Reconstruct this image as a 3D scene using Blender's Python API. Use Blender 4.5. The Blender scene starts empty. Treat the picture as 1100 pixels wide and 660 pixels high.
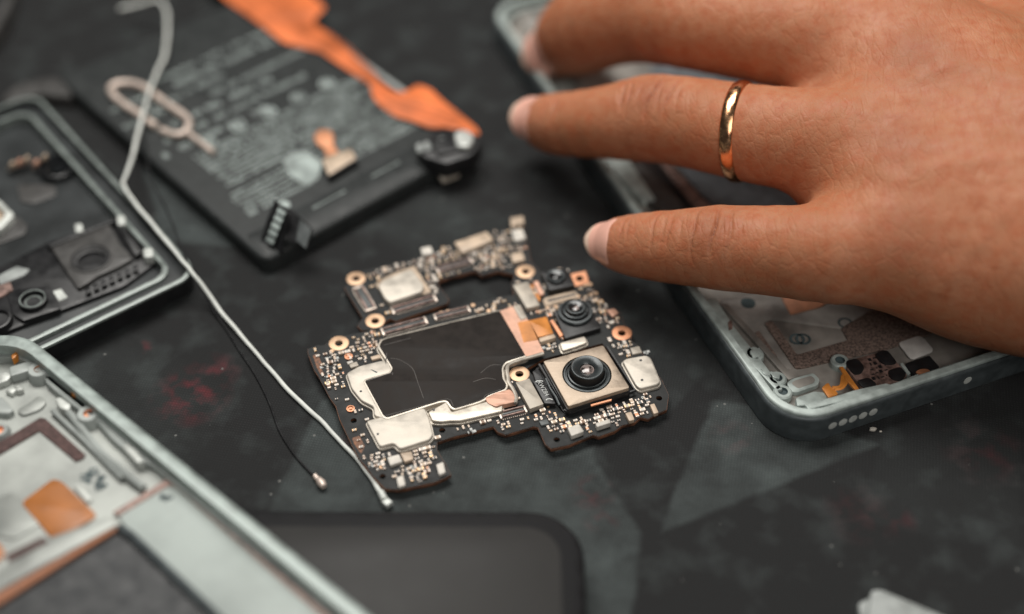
import bpy, bmesh, math, random
import numpy as np
from mathutils import Vector, geometry
random.seed(7); np.random.seed(7)
S = bpy.context.scene
COL = S.collection
MM = 0.001
# ------------------------------------------------------------------ camera model (mm)
FPX, DIST, PITCH = 1450.0, 290.0, math.radians(45)
CY, CZ = -DIST*math.cos(PITCH), DIST*math.sin(PITCH)
def P(x, y, z=0.0):
    """point at height z (mm) seen at photo coordinate x,y of the 1100x660 survey frame"""
    u = (x-550)/FPX; v = (330-y)/FPX
    dx, dy, dz = u, math.cos(PITCH)+v*math.sin(PITCH), -math.sin(PITCH)+v*math.cos(PITCH)
    t = (z-CZ)/dz
    return (dx*t, CY+dy*t, z)
def P2(x, y, z=0.0): return P(x, y, z)[:2]
def PL(pts, z): return [P2(a, b, z) for a, b in pts]
def depth(p): return (p[1]-CY)*math.cos(PITCH) + (CZ-p[2])*math.sin(PITCH)
def zz(x0, y0, s, pts): return [(x0+a/s, y0+b/s) for a, b in pts]
# ------------------------------------------------------------------ materials
def lin(c): return tuple(((v/12.92) if v <= .04045 else ((v+.055)/1.055)**2.4) for v in c)
MATS = {}
def mat(name, col, rough=.5, metal=0, spec=.5, var=.15, vs=400, bump=0, bs=900, coat=0, rvar=.1, col2=None, emit=None):
    if name in MATS: return MATS[name]
    m = bpy.data.materials.new(name); m.use_nodes = True; MATS[name] = m
    nt = m.node_tree; N = nt.nodes; L = nt.links
    b = N['Principled BSDF']
    tc = N.new('ShaderNodeTexCoord')
    nz = N.new('ShaderNodeTexNoise'); nz.inputs['Scale'].default_value = vs; nz.inputs['Detail'].default_value = 5
    L.new(tc.outputs['Object'], nz.inputs['Vector'])
    mx = N.new('ShaderNodeMix'); mx.data_type = 'RGBA'
    c2 = col2 if col2 else tuple(min(1, v*(1+var*2)) for v in col)
    c1 = col if col2 else tuple(v*(1-var) for v in col)
    mx.inputs[6].default_value = (*c1, 1); mx.inputs[7].default_value = (*c2, 1)
    mr = N.new('ShaderNodeMapRange'); mr.inputs[1].default_value = .35; mr.inputs[2].default_value = .65
    L.new(nz.outputs[0], mr.inputs[0]); L.new(mr.outputs[0], mx.inputs[0]); L.new(mx.outputs[2], b.inputs['Base Color'])
    r2 = N.new('ShaderNodeMapRange'); r2.inputs[1].default_value = .3; r2.inputs[2].default_value = .7
    r2.inputs[3].default_value = max(.02, rough-rvar); r2.inputs[4].default_value = min(1, rough+rvar)
    L.new(nz.outputs[0], r2.inputs[0]); L.new(r2.outputs[0], b.inputs['Roughness'])
    b.inputs['Metallic'].default_value = metal
    b.inputs['Specular IOR Level'].default_value = spec
    b.inputs['Coat Weight'].default_value = coat
    if bump:
        n2 = N.new('ShaderNodeTexNoise'); n2.inputs['Scale'].default_value = bs; n2.inputs['Detail'].default_value = 3
        L.new(tc.outputs['Object'], n2.inputs['Vector'])
        bp = N.new('ShaderNodeBump'); bp.inputs['Strength'].default_value = bump; bp.inputs['Distance'].default_value = .0003
        L.new(n2.outputs[0], bp.inputs['Height']); L.new(bp.outputs[0], b.inputs['Normal'])
    return m
M_pcb   = mat('board_black', (.017,.018,.018), .55, 0, .25, bump=.1)
M_edge  = mat('board_edge', (.11,.045,.022), .6, var=.5)
M_sil   = mat('shield_silver', (.54,.49,.42), .46, .6, bump=.12, bs=500, rvar=.06)
M_silm  = mat('shield_matte', (.53,.485,.42), .5, .3, .4, bump=.05, bs=700)
M_brass = mat('brushed_beige', (.36,.29,.225), .5, .6, .4, bump=.08, bs=1500)
M_film  = mat('graphite_film', (.022,.018,.016), .55, 0, .14, bump=.3, bs=120, rvar=.08)
M_pad   = mat('gold_pad', (.66,.43,.27), .45, .3)
M_cop   = mat('copper_pad', (.62,.28,.15), .45, .4)
M_salm  = mat('salmon_foil', (.60,.34,.24), .5, .2, bump=.2, bs=500)
M_tan   = mat('tan_chip', (.50,.39,.29), .5, .1)
M_tan2  = mat('grey_tan_chip', (.42,.375,.315), .5, .2)
M_wht   = mat('white_ceramic', (.60,.56,.50), .5)
M_blk   = mat('black_plastic', (.012,.012,.013), .42, bump=.08)
M_blkg  = mat('black_gloss', (.010,.011,.012), .16, 0, .6, rvar=.05)
M_grey  = mat('grey_resin', (.10,.11,.11), .5)
M_lens  = mat('lens_barrel', (.035,.042,.044), .33, .3)
M_tin   = mat('solder', (.60,.51,.44), .42, .5)
M_brn   = mat('brown_ceramic', (.22,.13,.08), .5)
M_gold  = mat('gold_contact', (.72,.48,.28), .4, .6)
M_ink   = mat('white_ink', (.55,.56,.54), .7)
M_glass = mat('lens_glass', (.16,.13,.12), .08, 0, .8, vs=900, var=.9)
M_band  = mat('slate_band', (.07,.082,.086), .42, .2, bump=.05)
M_rim   = mat('mint_rim', (.36,.41,.39), .42, .15, bump=.05)
M_floor = mat('alloy_floor', (.31,.325,.305), .5, .3, var=.25, vs=90, bump=.12, bs=300)
M_floor2= mat('alloy_pale', (.33,.355,.34), .5, .2, var=.18, vs=110, bump=.1, bs=300)
M_pale  = mat('pale_tape', (.36,.40,.38), .55, 0, .3, var=.14, vs=70)
M_tape  = mat('taupe_foam', (.12,.085,.07), .95, 0, var=.5, vs=2200, bump=.4, bs=2500)
M_tape2 = mat('brown_foam', (.085,.052,.048), .9, 0, var=.3, vs=1500)
M_flex  = mat('orange_flex', (.56,.135,.036), .5, 0, var=.3, vs=90, bump=.3, bs=90)
M_flex2 = mat('amber_flex', (.52,.19,.035), .36, .1, var=.2, vs=250)
M_kap   = mat('amber_film', (.40,.14,.03), .42, 0, var=.12, vs=150, bump=.1, bs=200)
M_batt  = mat('battery_wrap', (.026,.029,.029), .5, 0, .35, var=.1, bump=.12, bs=150)
M_print = mat('grey_print', (.30,.345,.33), .7, 0, var=.3, vs=200)
M_wire  = mat('white_jacket', (.68,.70,.66), .5, 0, var=.08)
M_tray  = mat('black_tray', (.020,.023,.024), .5, 0, .4, var=.3, vs=120, bump=.1)
M_brk   = mat('grey_bracket', (.055,.053,.051), .5, .1)
M_greyp = mat('pale_plastic', (.30,.32,.31), .5)
M_screen= mat('screen_glass', (.027,.026,.025), .5, 0, .2, var=.12, vs=60, rvar=.06)
M_bay   = mat('bay_grey', (.022,.024,.026), .55, 0, var=.1)
M_pin   = mat('pin_steel', (.66,.55,.48), .4, .35)
M_nubs  = mat('pearl_steel', (.52,.54,.51), .45, .2)
M_stick = mat('sticker', (.58,.56,.53), .7, 0, var=.08)
M_blue  = mat('blue_ink', (.055,.08,.085), .7, 0)
M_rose  = mat('rose_steel', (.20,.13,.11), .45, .3, var=.4, vs=900)
# ------------------------------------------------------------------ mesh builder
class MB:
    def __init__(s): s.v = []; s.f = []; s.m = []
    def add(s, vs, fs, mi=0):
        o = len(s.v); s.v += [tuple(v) for v in vs]; s.f += [tuple(i+o for i in f) for f in fs]; s.m += [mi]*len(fs)
def area2(p): return sum(p[i][0]*p[(i+1) % len(p)][1]-p[(i+1) % len(p)][0]*p[i][1] for i in range(len(p)))
def ccw(p): return list(p) if area2(p) > 0 else list(p)[::-1]
def offset(p, d):
    """offset ccw polygon outward by d"""
    n = len(p); out = []
    for i in range(n):
        a, b, c = p[i-1], p[i], p[(i+1) % n]
        e1 = (b[0]-a[0], b[1]-a[1]); e2 = (c[0]-b[0], c[1]-b[1])
        l1 = math.hypot(*e1) or 1e-9; l2 = math.hypot(*e2) or 1e-9
        n1 = (e1[1]/l1, -e1[0]/l1); n2 = (e2[1]/l2, -e2[0]/l2)
        k = 1+n1[0]*n2[0]+n1[1]*n2[1]; k = max(k, .35)
        out.append((b[0]+(n1[0]+n2[0])*d/k, b[1]+(n1[1]+n2[1])*d/k))
    return out
def rnd(p, r, n=5):
    """round the corners of a polygon (r number or list)"""
    p = ccw(p); out = []; N = len(p)
    for i in range(N):
        a, b, c = Vector(p[i-1]), Vector(p[i]), Vector(p[(i+1) % N])
        u = (a-b); w = (c-b); lu, lw = u.length, w.length
        if lu < 1e-6 or lw < 1e-6: continue
        u /= lu; w /= lw
        q = min(r, lu*.45, lw*.45)
        p0 = b+u*q; p2 = b+w*q
        for k in range(n+1):
            t = k/n; out.append(tuple((1-t)**2*p0+2*t*(1-t)*b+t*t*p2))
    return out
def prism(mb, pts, z0, z1, mi=0, bev=0, holes=(), side=None, bseg=2, zf=None, bottom=True):
    side = mi if side is None else side
    p = ccw(pts); n = len(p)
    rings = [(p, z0)]
    if bev:
        for k in range(bseg+1):
            a = k/bseg*math.pi/2
            rings.append((offset(p, -bev*(1-math.cos(a))), z1-bev+bev*math.sin(a)))
    else: rings.append((p, z1))
    vs = []; fs = []
    for q, z in rings: vs += [(a, b, z+(zf(a, b) if zf else 0)) for a, b in q]
    for k in range(len(rings)-1):
        for i in range(n):
            j = (i+1) % n; fs.append((k*n+i, k*n+j, (k+1)*n+j, (k+1)*n+i))
    mb.add(vs, fs, side)
    top = rings[-1][0]
    hs = [ccw(h)[::-1] for h in holes]
    loops = [[Vector((a, b, 0)) for a, b in top]]+[[Vector((a, b, 0)) for a, b in h] for h in hs]
    flat = [v for l in loops for v in l]
    tris = geometry.tessellate_polygon(loops)
    tt = []
    for t in tris:
        A, B, C = (flat[i] for i in t)
        cr = (B-A).cross(C-A).z
        if abs(cr) < 1e-9: continue
        tt.append(tuple(t) if cr > 0 else tuple(t)[::-1])
    mb.add([(v.x, v.y, z1+(zf(v.x, v.y) if zf else 0)) for v in flat], tt, mi)
    if bottom:
        loops = [[Vector((a, b, 0)) for a, b in p]]+loops[1:]
        flat = [v for l in loops for v in l]; tris = geometry.tessellate_polygon(loops); tt = []
        for t in tris:
            A, B, C = (flat[i] for i in t); cr = (B-A).cross(C-A).z
            if abs(cr) < 1e-9: continue
            tt.append(tuple(t)[::-1] if cr > 0 else tuple(t))
        mb.add([(v.x, v.y, z0) for v in flat], tt, side)
    for h in hs:
        m = len(h); mb.add([(a, b, z0) for a, b in h]+[(a, b, z1) for a, b in h], [(i, (i+1) % m, m+(i+1) % m, m+i) for i in range(m)], side)
def lathe(mb, c, prof, n=28, mi=0, tilt=None):
    """prof: (r,z) or (r,z,mat)"""
    vs = []; fs = []
    for q in prof:
        for i in range(n):
            a = 2*math.pi*i/n; vs.append((c[0]+q[0]*math.cos(a), c[1]+q[0]*math.sin(a), c[2]+q[1]))
    for k in range(len(prof)-1):
        m = prof[k+1][2] if len(prof[k+1]) > 2 else mi
        ff = [(k*n+i, k*n+(i+1) % n, (k+1)*n+(i+1) % n, (k+1)*n+i) for i in range(n)]
        fs.append((m, ff))
    o = len(mb.v); mb.v += vs
    for m, ff in fs:
        mb.f += [tuple(i+o for i in f) for f in ff]; mb.m += [m]*len(ff)
def catmull(p, k=6):
    p = [Vector(q) for q in p]; out = []
    for i in range(len(p)-1):
        a = p[i-1] if i else p[i]*2-p[i+1]; b, c = p[i], p[i+1]; d = p[i+2] if i+2 < len(p) else c*2-b
        for j in range(k):
            t = j/k; out.append(.5*((2*b)+(c-a)*t+(2*a-5*b+4*c-d)*t*t+(3*b-a-3*c+d)*t**3))
    out.append(p[-1]); return out
def tube(mb, pts, r, n=10, mi=0, closed=False, flat=1.0):
    pts = [Vector(q) for q in pts]; m = len(pts); up = Vector((0, 0, 1)); vs = []; fs = []
    for i, q in enumerate(pts):
        a = pts[i-1] if (i or closed) else pts[i]; b = pts[(i+1) % m] if (i+1 < m or closed) else pts[i]
        t = (b-a).normalized(); s = t.cross(up)
        s = s.normalized() if s.length > .05 else Vector((1, 0, 0)); w = s.cross(t)
        rr = r(i/(m-1)) if callable(r) else r
        for k in range(n):
            g = 2*math.pi*k/n; vs.append(q+s*rr*math.cos(g)+w*rr*flat*math.sin(g))
    for i in range(m if closed else m-1):
        j = (i+1) % m
        for k in range(n):
            l = (k+1) % n; fs.append((i*n+k, j*n+k, j*n+l, i*n+l))
    if not closed: fs += [tuple(range(n)), tuple(range((m-1)*n, m*n))[::-1]]
    mb.add(vs, fs, mi)
def box(mb, c, sx, sy, z0, z1, ang=0, mi=0, bev=0):
    ca, sa = math.cos(ang), math.sin(ang)
    p = [(c[0]+x*ca-y*sa, c[1]+x*sa+y*ca) for x, y in ((-sx/2, -sy/2), (sx/2, -sy/2), (sx/2, sy/2), (-sx/2, sy/2))]
    prism(mb, p, z0, z1, mi, bev)
def thing(name, label, cat, loc=(0, 0, 0), group=None):
    o = bpy.data.objects.new(name, None); COL.objects.link(o); o.empty_display_size = .01
    o.location = Vector(loc)*MM; o['label'] = label; o['category'] = cat
    if group: o['group'] = group
    return o
def worldloc(o):
    v = Vector(o.location)
    while o.parent: o = o.parent; v += o.location
    return v
def build(name, mb, mats, parent=None, loc=None, smooth=True, ang=35, label=None, recalc=False):
    if not isinstance(mats, (list, tuple)): mats = [mats]
    base = worldloc(parent)/MM if parent else Vector((0, 0, 0))
    o_loc = Vector(loc) if loc is not None else base
    me = bpy.data.meshes.new(name)
    me.from_pydata([((v[0]-o_loc.x)*MM, (v[1]-o_loc.y)*MM, (v[2]-o_loc.z)*MM) for v in mb.v], [], mb.f)
    for m in mats: me.materials.append(m)
    me.polygons.foreach_set('material_index', mb.m)
    bm = bmesh.new(); bm.from_mesh(me); bmesh.ops.remove_doubles(bm, verts=bm.verts, dist=1e-6)
    if recalc: bmesh.ops.recalc_face_normals(bm, faces=bm.faces)
    bm.to_mesh(me); bm.free()
    if smooth:
        me.polygons.foreach_set('use_smooth', [abs(p.normal.z) < .9995 for p in me.polygons]); me.set_sharp_from_angle(angle=math.radians(ang))
    o = bpy.data.objects.new(name, me); COL.objects.link(o)
    if parent: o.parent = parent
    o.location = (o_loc-base)*MM
    if label: o['label'] = label
    return o
def part(name, parent, mats, fn, **k):
    mb = MB(); fn(mb); return build(name, mb, mats, parent, **k)
def ppart(name, parent, m, pix, z0, z1, r=0, bev=0, **k):
    pts = PL(pix, z1); 
    if r: pts = rnd(pts, r)
    return part(name, parent, m, lambda b: prism(b, pts, z0, z1, 0, bev), **k)
class Fr:
    def __init__(s, o, d, z, flip=1):
        """frame with origin seen at o, x axis towards d, at height z"""
        a = Vector(P2(*o, z)); b = Vector(P2(*d, z)); s.o = a; s.x = (b-a).normalized(); s.y = Vector((-s.x.y, s.x.x))*flip
    def w(s, x, y): q = s.o+s.x*x+s.y*y; return (q.x, q.y)
    def loc(s, p): d = Vector(p[:2])-s.o; return (d.dot(s.x), d.dot(s.y))
    def ang(s): return math.atan2(s.x.y, s.x.x)
    def rr(s, x0, y0, x1, y1, r, n=8):
        out = []
        for cx, cy, a0 in ((x1-r, y1-r, 0), (x0+r, y1-r, 90), (x0+r, y0+r, 180), (x1-r, y0+r, 270)):
            for k in range(n+1):
                a = math.radians(a0+90*k/n); out.append(s.w(cx+r*math.cos(a), cy+r*math.sin(a)))
        return ccw(out)
def ringpoly(c, r, n=20): return [(c[0]+r*math.cos(2*math.pi*i/n), c[1]+r*math.sin(2*math.pi*i/n)) for i in range(n)]
def inpoly(p, poly):
    x, y = p; c = False; n = len(poly); j = n-1
    for i in range(n):
        if (poly[i][1] > y) != (poly[j][1] > y) and x < (poly[j][0]-poly[i][0])*(y-poly[i][1])/(poly[j][1]-poly[i][1])+poly[i][0]: c = not c
        j = i
    return c
# ================================================================== TABLE MAT
def make_mat():
    m = bpy.data.materials.new('woven_mat'); m.use_nodes = True; nt = m.node_tree; N = nt.nodes; L = nt.links
    b = N['Principled BSDF']; tc = N.new('ShaderNodeTexCoord'); sep = N.new('ShaderNodeSeparateXYZ'); L.new(tc.outputs['Object'], sep.inputs[0])
    def math_(op, a, c=None, d=None, clamp=False):
        n = N.new('ShaderNodeMath'); n.operation = op; n.use_clamp = clamp
        for i, v in enumerate((a, c, d)):
            if v is None: continue
            if isinstance(v, (int, float)): n.inputs[i].default_value = v
            else: L.new(v, n.inputs[i])
        return n.outputs[0]
    X, Y = sep.outputs[0], sep.outputs[1]
    nz = N.new('ShaderNodeTexNoise'); nz.inputs['Scale'].default_value = 75; nz.inputs['Detail'].default_value = 9; nz.inputs['Roughness'].default_value = .68
    L.new(tc.outputs['Object'], nz.inputs['Vector'])
    tot = None
    def facet(pix, strength, soft=.0012):
        nonlocal tot
        p = [(a*MM, c*MM) for a, c in ccw(PL(pix, 0))]; cur = None
        for i in range(len(p)):
            a, c = p[i], p[(i+1) % len(p)]; ex, ey = c[0]-a[0], c[1]-a[1]; l = math.hypot(ex, ey); nx, ny = -ey/l, ex/l
            d = math_('MULTIPLY_ADD', X, nx, math_('MULTIPLY_ADD', Y, ny, -(a[0]*nx+a[1]*ny)))
            cur = d if cur is None else math_('MINIMUM', cur, d)
        k = math_('MULTIPLY', math_('ADD', cur, math_('MULTIPLY_ADD', nz.outputs[0], .0016, -.0008)), 1/soft, clamp=True); k = math_('MULTIPLY', k, strength)
        tot = k if tot is None else math_('MAXIMUM', tot, k)
    facet([(698, 581), (720, 531), (755, 425), (840, 440), (950, 478)], .7)
    facet([(627, 470), (698, 581), (686, 640), (680, 700), (560, 700), (540, 480)], .8)
    facet([(285, 548), (343, 430), (400, 400), (640, 480), (640, 600), (300, 600)], .7)
    facet([(175, 262), (150, 180), (200, 190), (262, 268)], .8)
    facet([(470, 300), (380, 240), (470, 190), (560, 240)], .3, .006)
    facet([(945, 470), (918, 560), (1100, 600), (1100, 440)], .10)
    facet([(20, 420), (120, 330), (250, 420), (200, 560)], .22, .008)
    facet([(700, 470), (820, 330), (700, 250), (660, 330)], .16)
    # slightly dirty variation
    mr = N.new('ShaderNodeMapRange'); L.new(nz.outputs[0], mr.inputs[0]); mr.inputs[1].default_value = .36; mr.inputs[2].default_value = .66
    mr.inputs[3].default_value = .3; mr.inputs[4].default_value = .95
    fac = math_('MULTIPLY', tot, mr.outputs[0])
    n2 = N.new('ShaderNodeTexNoise'); n2.inputs['Scale'].default_value = 130; n2.inputs['Detail'].default_value = 8; L.new(tc.outputs['Object'], n2.inputs['Vector'])
    m2 = N.new('ShaderNodeMapRange'); L.new(n2.outputs[0], m2.inputs[0]); m2.inputs[1].default_value = .5; m2.inputs[2].default_value = .8; m2.inputs[4].default_value = .45
    fac = math_('ADD', fac, m2.outputs[0], clamp=True)
    mx = N.new('ShaderNodeMix'); mx.data_type = 'RGBA'; mx.inputs[6].default_value = (.0245, .0250, .0255, 1); mx.inputs[7].default_value = (.083, .097, .096, 1); L.new(fac, mx.inputs[0])
    # red smudges
    red = None
    n3 = N.new('ShaderNodeTexNoise'); n3.inputs['Scale'].default_value = 260; n3.inputs['Detail'].default_value = 4; L.new(tc.outputs['Object'], n3.inputs['Vector'])
    for x, y, r, s in ((205, 425, 9, .9), (230, 400, 6, .6), (152, 374, 2.6, .9), (636, 530, 5, .45), (925, 553, 8, .2), (1060, 485, 10, .22), (645, 560, 4, .3), (590, 385, 3, .4), (785, 470, 5, .3), (965, 560, 4, .3), (380, 470, 3, .5)):
        cx, cy = P2(x, y, 0)
        vx = math_('SUBTRACT', X, cx*MM); vy = math_('SUBTRACT', Y, cy*MM)
        d = math_('SQRT', math_('ADD', math_('MULTIPLY', vx, vx), math_('MULTIPLY', vy, vy)))
        k = math_('MULTIPLY', math_('SUBTRACT', 1, math_('MULTIPLY', d, 1/(r*MM)), clamp=True), s*1.6, clamp=True)
        red = k if red is None else math_('MAXIMUM', red, k)
    m3 = N.new('ShaderNodeMapRange'); L.new(n3.outputs[0], m3.inputs[0]); m3.inputs[1].default_value = .44; m3.inputs[2].default_value = .68
    rf = math_('MULTIPLY', math_('MULTIPLY', red, m3.outputs[0], clamp=True), .6)
    mx2 = N.new('ShaderNodeMix'); mx2.data_type = 'RGBA'; L.new(rf, mx2.inputs[0]); L.new(mx.outputs[2], mx2.inputs[6]); mx2.inputs[7].default_value = (.17, .022, .03, 1)
    # weave: two crossed wave textures
    mp = N.new('ShaderNodeMapping'); mp.inputs['Rotation'].default_value = (0, 0, math.radians(12)); L.new(tc.outputs['Object'], mp.inputs[0])
    w1 = N.new('ShaderNodeTexWave'); w1.inputs['Scale'].default_value = 520; w1.inputs['Distortion'].default_value = 2.2; w1.inputs['Detail'].default_value = 1; w1.bands_direction = 'X'; L.new(mp.outputs[0], w1.inputs[0])
    w2 = N.new('ShaderNodeTexWave'); w2.inputs['Scale'].default_value = 520; w2.inputs['Distortion'].default_value = 2.2; w2.bands_direction = 'Y'; L.new(mp.outputs[0], w2.inputs[0])
    wv = math_('MULTIPLY', w1.outputs[1], w2.outputs[1])
    mu = N.new('ShaderNodeMix'); mu.data_type = 'RGBA'; mu.blend_type = 'MULTIPLY'; mu.inputs[0].default_value = 1
    cr = N.new('ShaderNodeMapRange'); L.new(wv, cr.inputs[0]); cr.inputs[3].default_value = .86; cr.inputs[4].default_value = 1.22
    cb = N.new('ShaderNodeCombineXYZ'); [L.new(cr.outputs[0], cb.inputs[i]) for i in range(3)]
    L.new(mx2.outputs[2], mu.inputs[6]); L.new(cb.outputs[0], mu.inputs[7])
    # sparse pale lint
    vo = N.new('ShaderNodeTexVoronoi'); vo.inputs['Scale'].default_value = 210; L.new(tc.outputs['Object'], vo.inputs['Vector'])
    lint = math_('LESS_THAN', vo.outputs['Distance'], .06)
    lint = math_('MULTIPLY', lint, math_('GREATER_THAN', n2.outputs[0], .5))
    mx3 = N.new('ShaderNodeMix'); mx3.data_type = 'RGBA'; L.new(math_('MULTIPLY', lint, .7), mx3.inputs[0]); L.new(mu.outputs[2], mx3.inputs[6]); mx3.inputs[7].default_value = (.2, .2, .19, 1)
    L.new(mx3.outputs[2], b.inputs['Base Color']); b.inputs['Roughness'].default_value = .9; b.inputs['Specular IOR Level'].default_value = .15
    bp = N.new('ShaderNodeBump'); bp.inputs['Strength'].default_value = .5; bp.inputs['Distance'].default_value = .0002
    L.new(math_('ADD', wv, math_('MULTIPLY', n2.outputs[0], 1.5)), bp.inputs['Height']); L.new(bp.outputs[0], b.inputs['Normal'])
    return m
mb = MB(); n = 30; R = 900
prism(mb, [(-R, -R), (R, -R), (R, R), (-R, R)], -3, 0)
tab = build('table_mat', mb, make_mat(), loc=(0, 0, 0)); tab['kind'] = 'structure'; tab['label'] = 'dark woven work mat with faint grey facets and red smudges'
# ================================================================== CIRCUIT BOARD
BT = 2.0; B0 = 1.15
outline = [(370,309),(376,303),(385,292),(391,291),(417,285),(445,278),(482,265),(490,259),(522,249),(538,247),(563,243),(566,262),(570,281),(577,288),(580,292),(608,287),(622,291),(631,295),(633,304),(640,313),(648,323),(659,331),(665,334),(671,349),(679,356),(677,365),(686,372),(690,380),(704,400),(711,409),(718,424),(716,440),(707,444),(696,450),(688,448),(681,454),(668,457),(660,463),(643,469),(637,467),(611,478),(592,482),(586,477),(578,459),(573,458),(543,467),(535,464),(530,458),(484,470),(469,475),(469,483),(476,495),(484,510),(467,518),(448,522),(429,526),(414,525),(402,513),(385,491),(374,469),(365,450),(361,436),(355,428),(343,405),(338,398),(331,379),(331,375),(341,371),(349,371),(352,368),(358,363),(379,359),(407,353),(412,350),(457,340),(465,337),(505,326),(517,324),(532,320),(552,317),(550,305),(553,295),(535,291),(517,296),(511,291),(505,292),(472,301),(470,306),(482,322),(480,326),(457,334),(425,345),(419,342),(412,347),(406,354),(389,355),(384,350),(390,342)]
OUT = ccw(PL(outline, BT))
BF = Fr((583, 388), (648, 371.5), 4.6)      # board-aligned frame
UA = BF.ang()
board = thing('circuit_board', 'bare phone circuit board with three camera lenses, silver shields and gold screw rings', 'circuit board', (*P2(540, 400, 0), 0))
holes_px = [(382.5,299.5),(403,345),(364,369),(564.4,292),(622.5,299.5),(668,358),(558,402)]
plain_px = [(380,452),(475,462.5),(411,512),(708,428),(598,472.5),(514,326.5)]
HL = [ringpoly(P2(x, y, BT), .78) for x, y in holes_px]+[ringpoly(P2(x, y, BT), .62) for x, y in plain_px[:-1]]
recess = PL([(566,396),(583,386),(647,369),(686,420),(612,446),(604,443)], BT)
# substrate
def f(b): prism(b, offset(OUT, .10), B0, BT-.12, 0, holes=[ringpoly(P2(x, y, BT), .9) for x, y in holes_px]+[ringpoly(P2(x, y, BT), .75) for x, y in plain_px[:-1]]+[recess])
part('board_edge', board, M_edge, f)
def f(b): prism(b, OUT, BT-.118, BT, 0, holes=HL+[recess])
part('board_surface', board, M_pcb, f)
# screw rings
for i, (x, y) in enumerate(holes_px):
    c = P(x, y, BT); ro = 2.05 if i not in (4,) else 1.9
    m = M_pad if i in (0, 1, 2, 3, 6) else M_cop
    def f(b):
        if i == 4: prism(b, PL([(613,295),(629,291.5),(633,305),(618,308)], BT), BT+.01, BT+.07, 0, holes=[ringpoly(c, .85)])
        elif i == 1 or i == 3: lathe(b, c, [(ro, .0), (ro, .05), (ro-.08, .08), (.9, .08), (.82, .02), (.82, -.6)])
        else: lathe(b, c, [(ro, .0), (ro, .05), (ro-.08, .08), (.88, .08), (.80, .02), (.80, -.6)])
    part('screw_ring', board, m, f)
occ = []   # occupied polygons in mm
def occupy(pix, z=BT, g=.15): 
    q = offset(ccw(PL(pix, z)), g); occ.append(q); return q
for x, y in holes_px: occ.append(ringpoly(P2(x, y, BT), 2.4, 10))
for x, y in plain_px: occ.append(ringpoly(P2(x, y, BT), 1.3, 10))
occupy([(560,392),(583,384),(647,367),(690,421),(612,450),(600,445)])
# ---- shield with black film
film_px = [(407,372),(410,366),(416,363.5),(495,344),(520,338),(532,335),(537,334),(565,382),(552,386),(543,389),(539,395),(540,407),(544,413),(543,418),(524,425),(520,429),(512,432),(488,439),(485,437),(480,430),(472,431),(416,449),(412,447),(391.5,409),(419,401),(422,396),(419,391)]
fz = BT+1.35
FILM = rnd(PL(film_px, fz), .6, 3)
occupy(film_px, fz, .4)
part('shield_frame', board, M_sil, lambda b: (prism(b, offset(ccw(FILM), .68), BT, BT+.45, 0, .12), prism(b, offset(ccw(FILM), .40), BT+.4, fz-.02, 0, .22)))
part('graphite_film', board, M_film, lambda b: prism(b, FILM, fz-.2, fz+.05, 0, .1))
part('film_crease', board, mat('film_line', (.07,.062,.057), .5), lambda b: [tube(b, catmull([P(x, y, fz+.05) for x, y in zz(320,360,3.668,w_)], 3), .09, 5, flat=.5) for w_ in ([(372,158),(366,150),(270,182)], [(345,318),(500,276),(590,252),(612,280)], [(620,288),(722,256),(742,236),(800,214)], [(365,92),(400,98),(450,130),(470,180),(495,250)], [(338,40),(445,12)], [(720,150),(760,120),(800,118)], [(690,185),(740,170),(780,176)], [(350,70),(346,110)])])
def shield(pix, z, mats=M_sil, r=.7, bev=.25, skirt=True):
    pts = rnd(PL(pix, z), r, 4); occupy(pix, z, .3)
    def f(b):
        prism(b, pts, BT, z, 0, bev, bseg=3)
        if skirt: prism(b, offset(ccw(pts), .28), BT, BT+(z-BT)*.42, 0, .1)
    return part('shield_can', board, mats, f)
zs = fz-.12
shield(zz(320,360,3.668,[(190,150),(240,122),(330,100),(352,104),(372,136),(362,150),(260,178),(300,255),(345,330),(300,318),(298,282),(250,258),(212,212)]), zs, M_silm)
shield(zz(320,360,3.668,[(268,338),(345,318),(500,286),(518,330),(533,392),(520,412),(400,450),(378,425),(322,440)]), zs-.02, M_silm)
shield(zz(320,360,3.668,[(512,303),(585,262),(607,302),(740,262),(806,250),(808,300),(640,338),(600,338),(560,342),(528,338)]), zs-.05, M_sil, .4)
# small details on shields: pinholes and blue scratch
def f(b):
    for x, y in zz(320,360,3.668,[(248,222),(315,390),(535,295)]): lathe(b, P(x, y, zs+.01), [(0,.02),(.26,.02),(.26,0)], 10)
part('shield_pinhole', board, M_blk, f)
part('pen_mark', board, M_blue, lambda b: prism(b, PL(zz(330,350,9.43,[(640,445),(655,445),(715,470),(700,480)]), zs), zs+.005, zs+.02))
part('shield_tab', board, M_silm, lambda b: prism(b, rnd(PL(zz(320,220,4,[(700,492),(765,478),(778,508),(735,528),(712,512)]), fz), .25), fz-.3, fz+.04, 0, .06))
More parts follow.
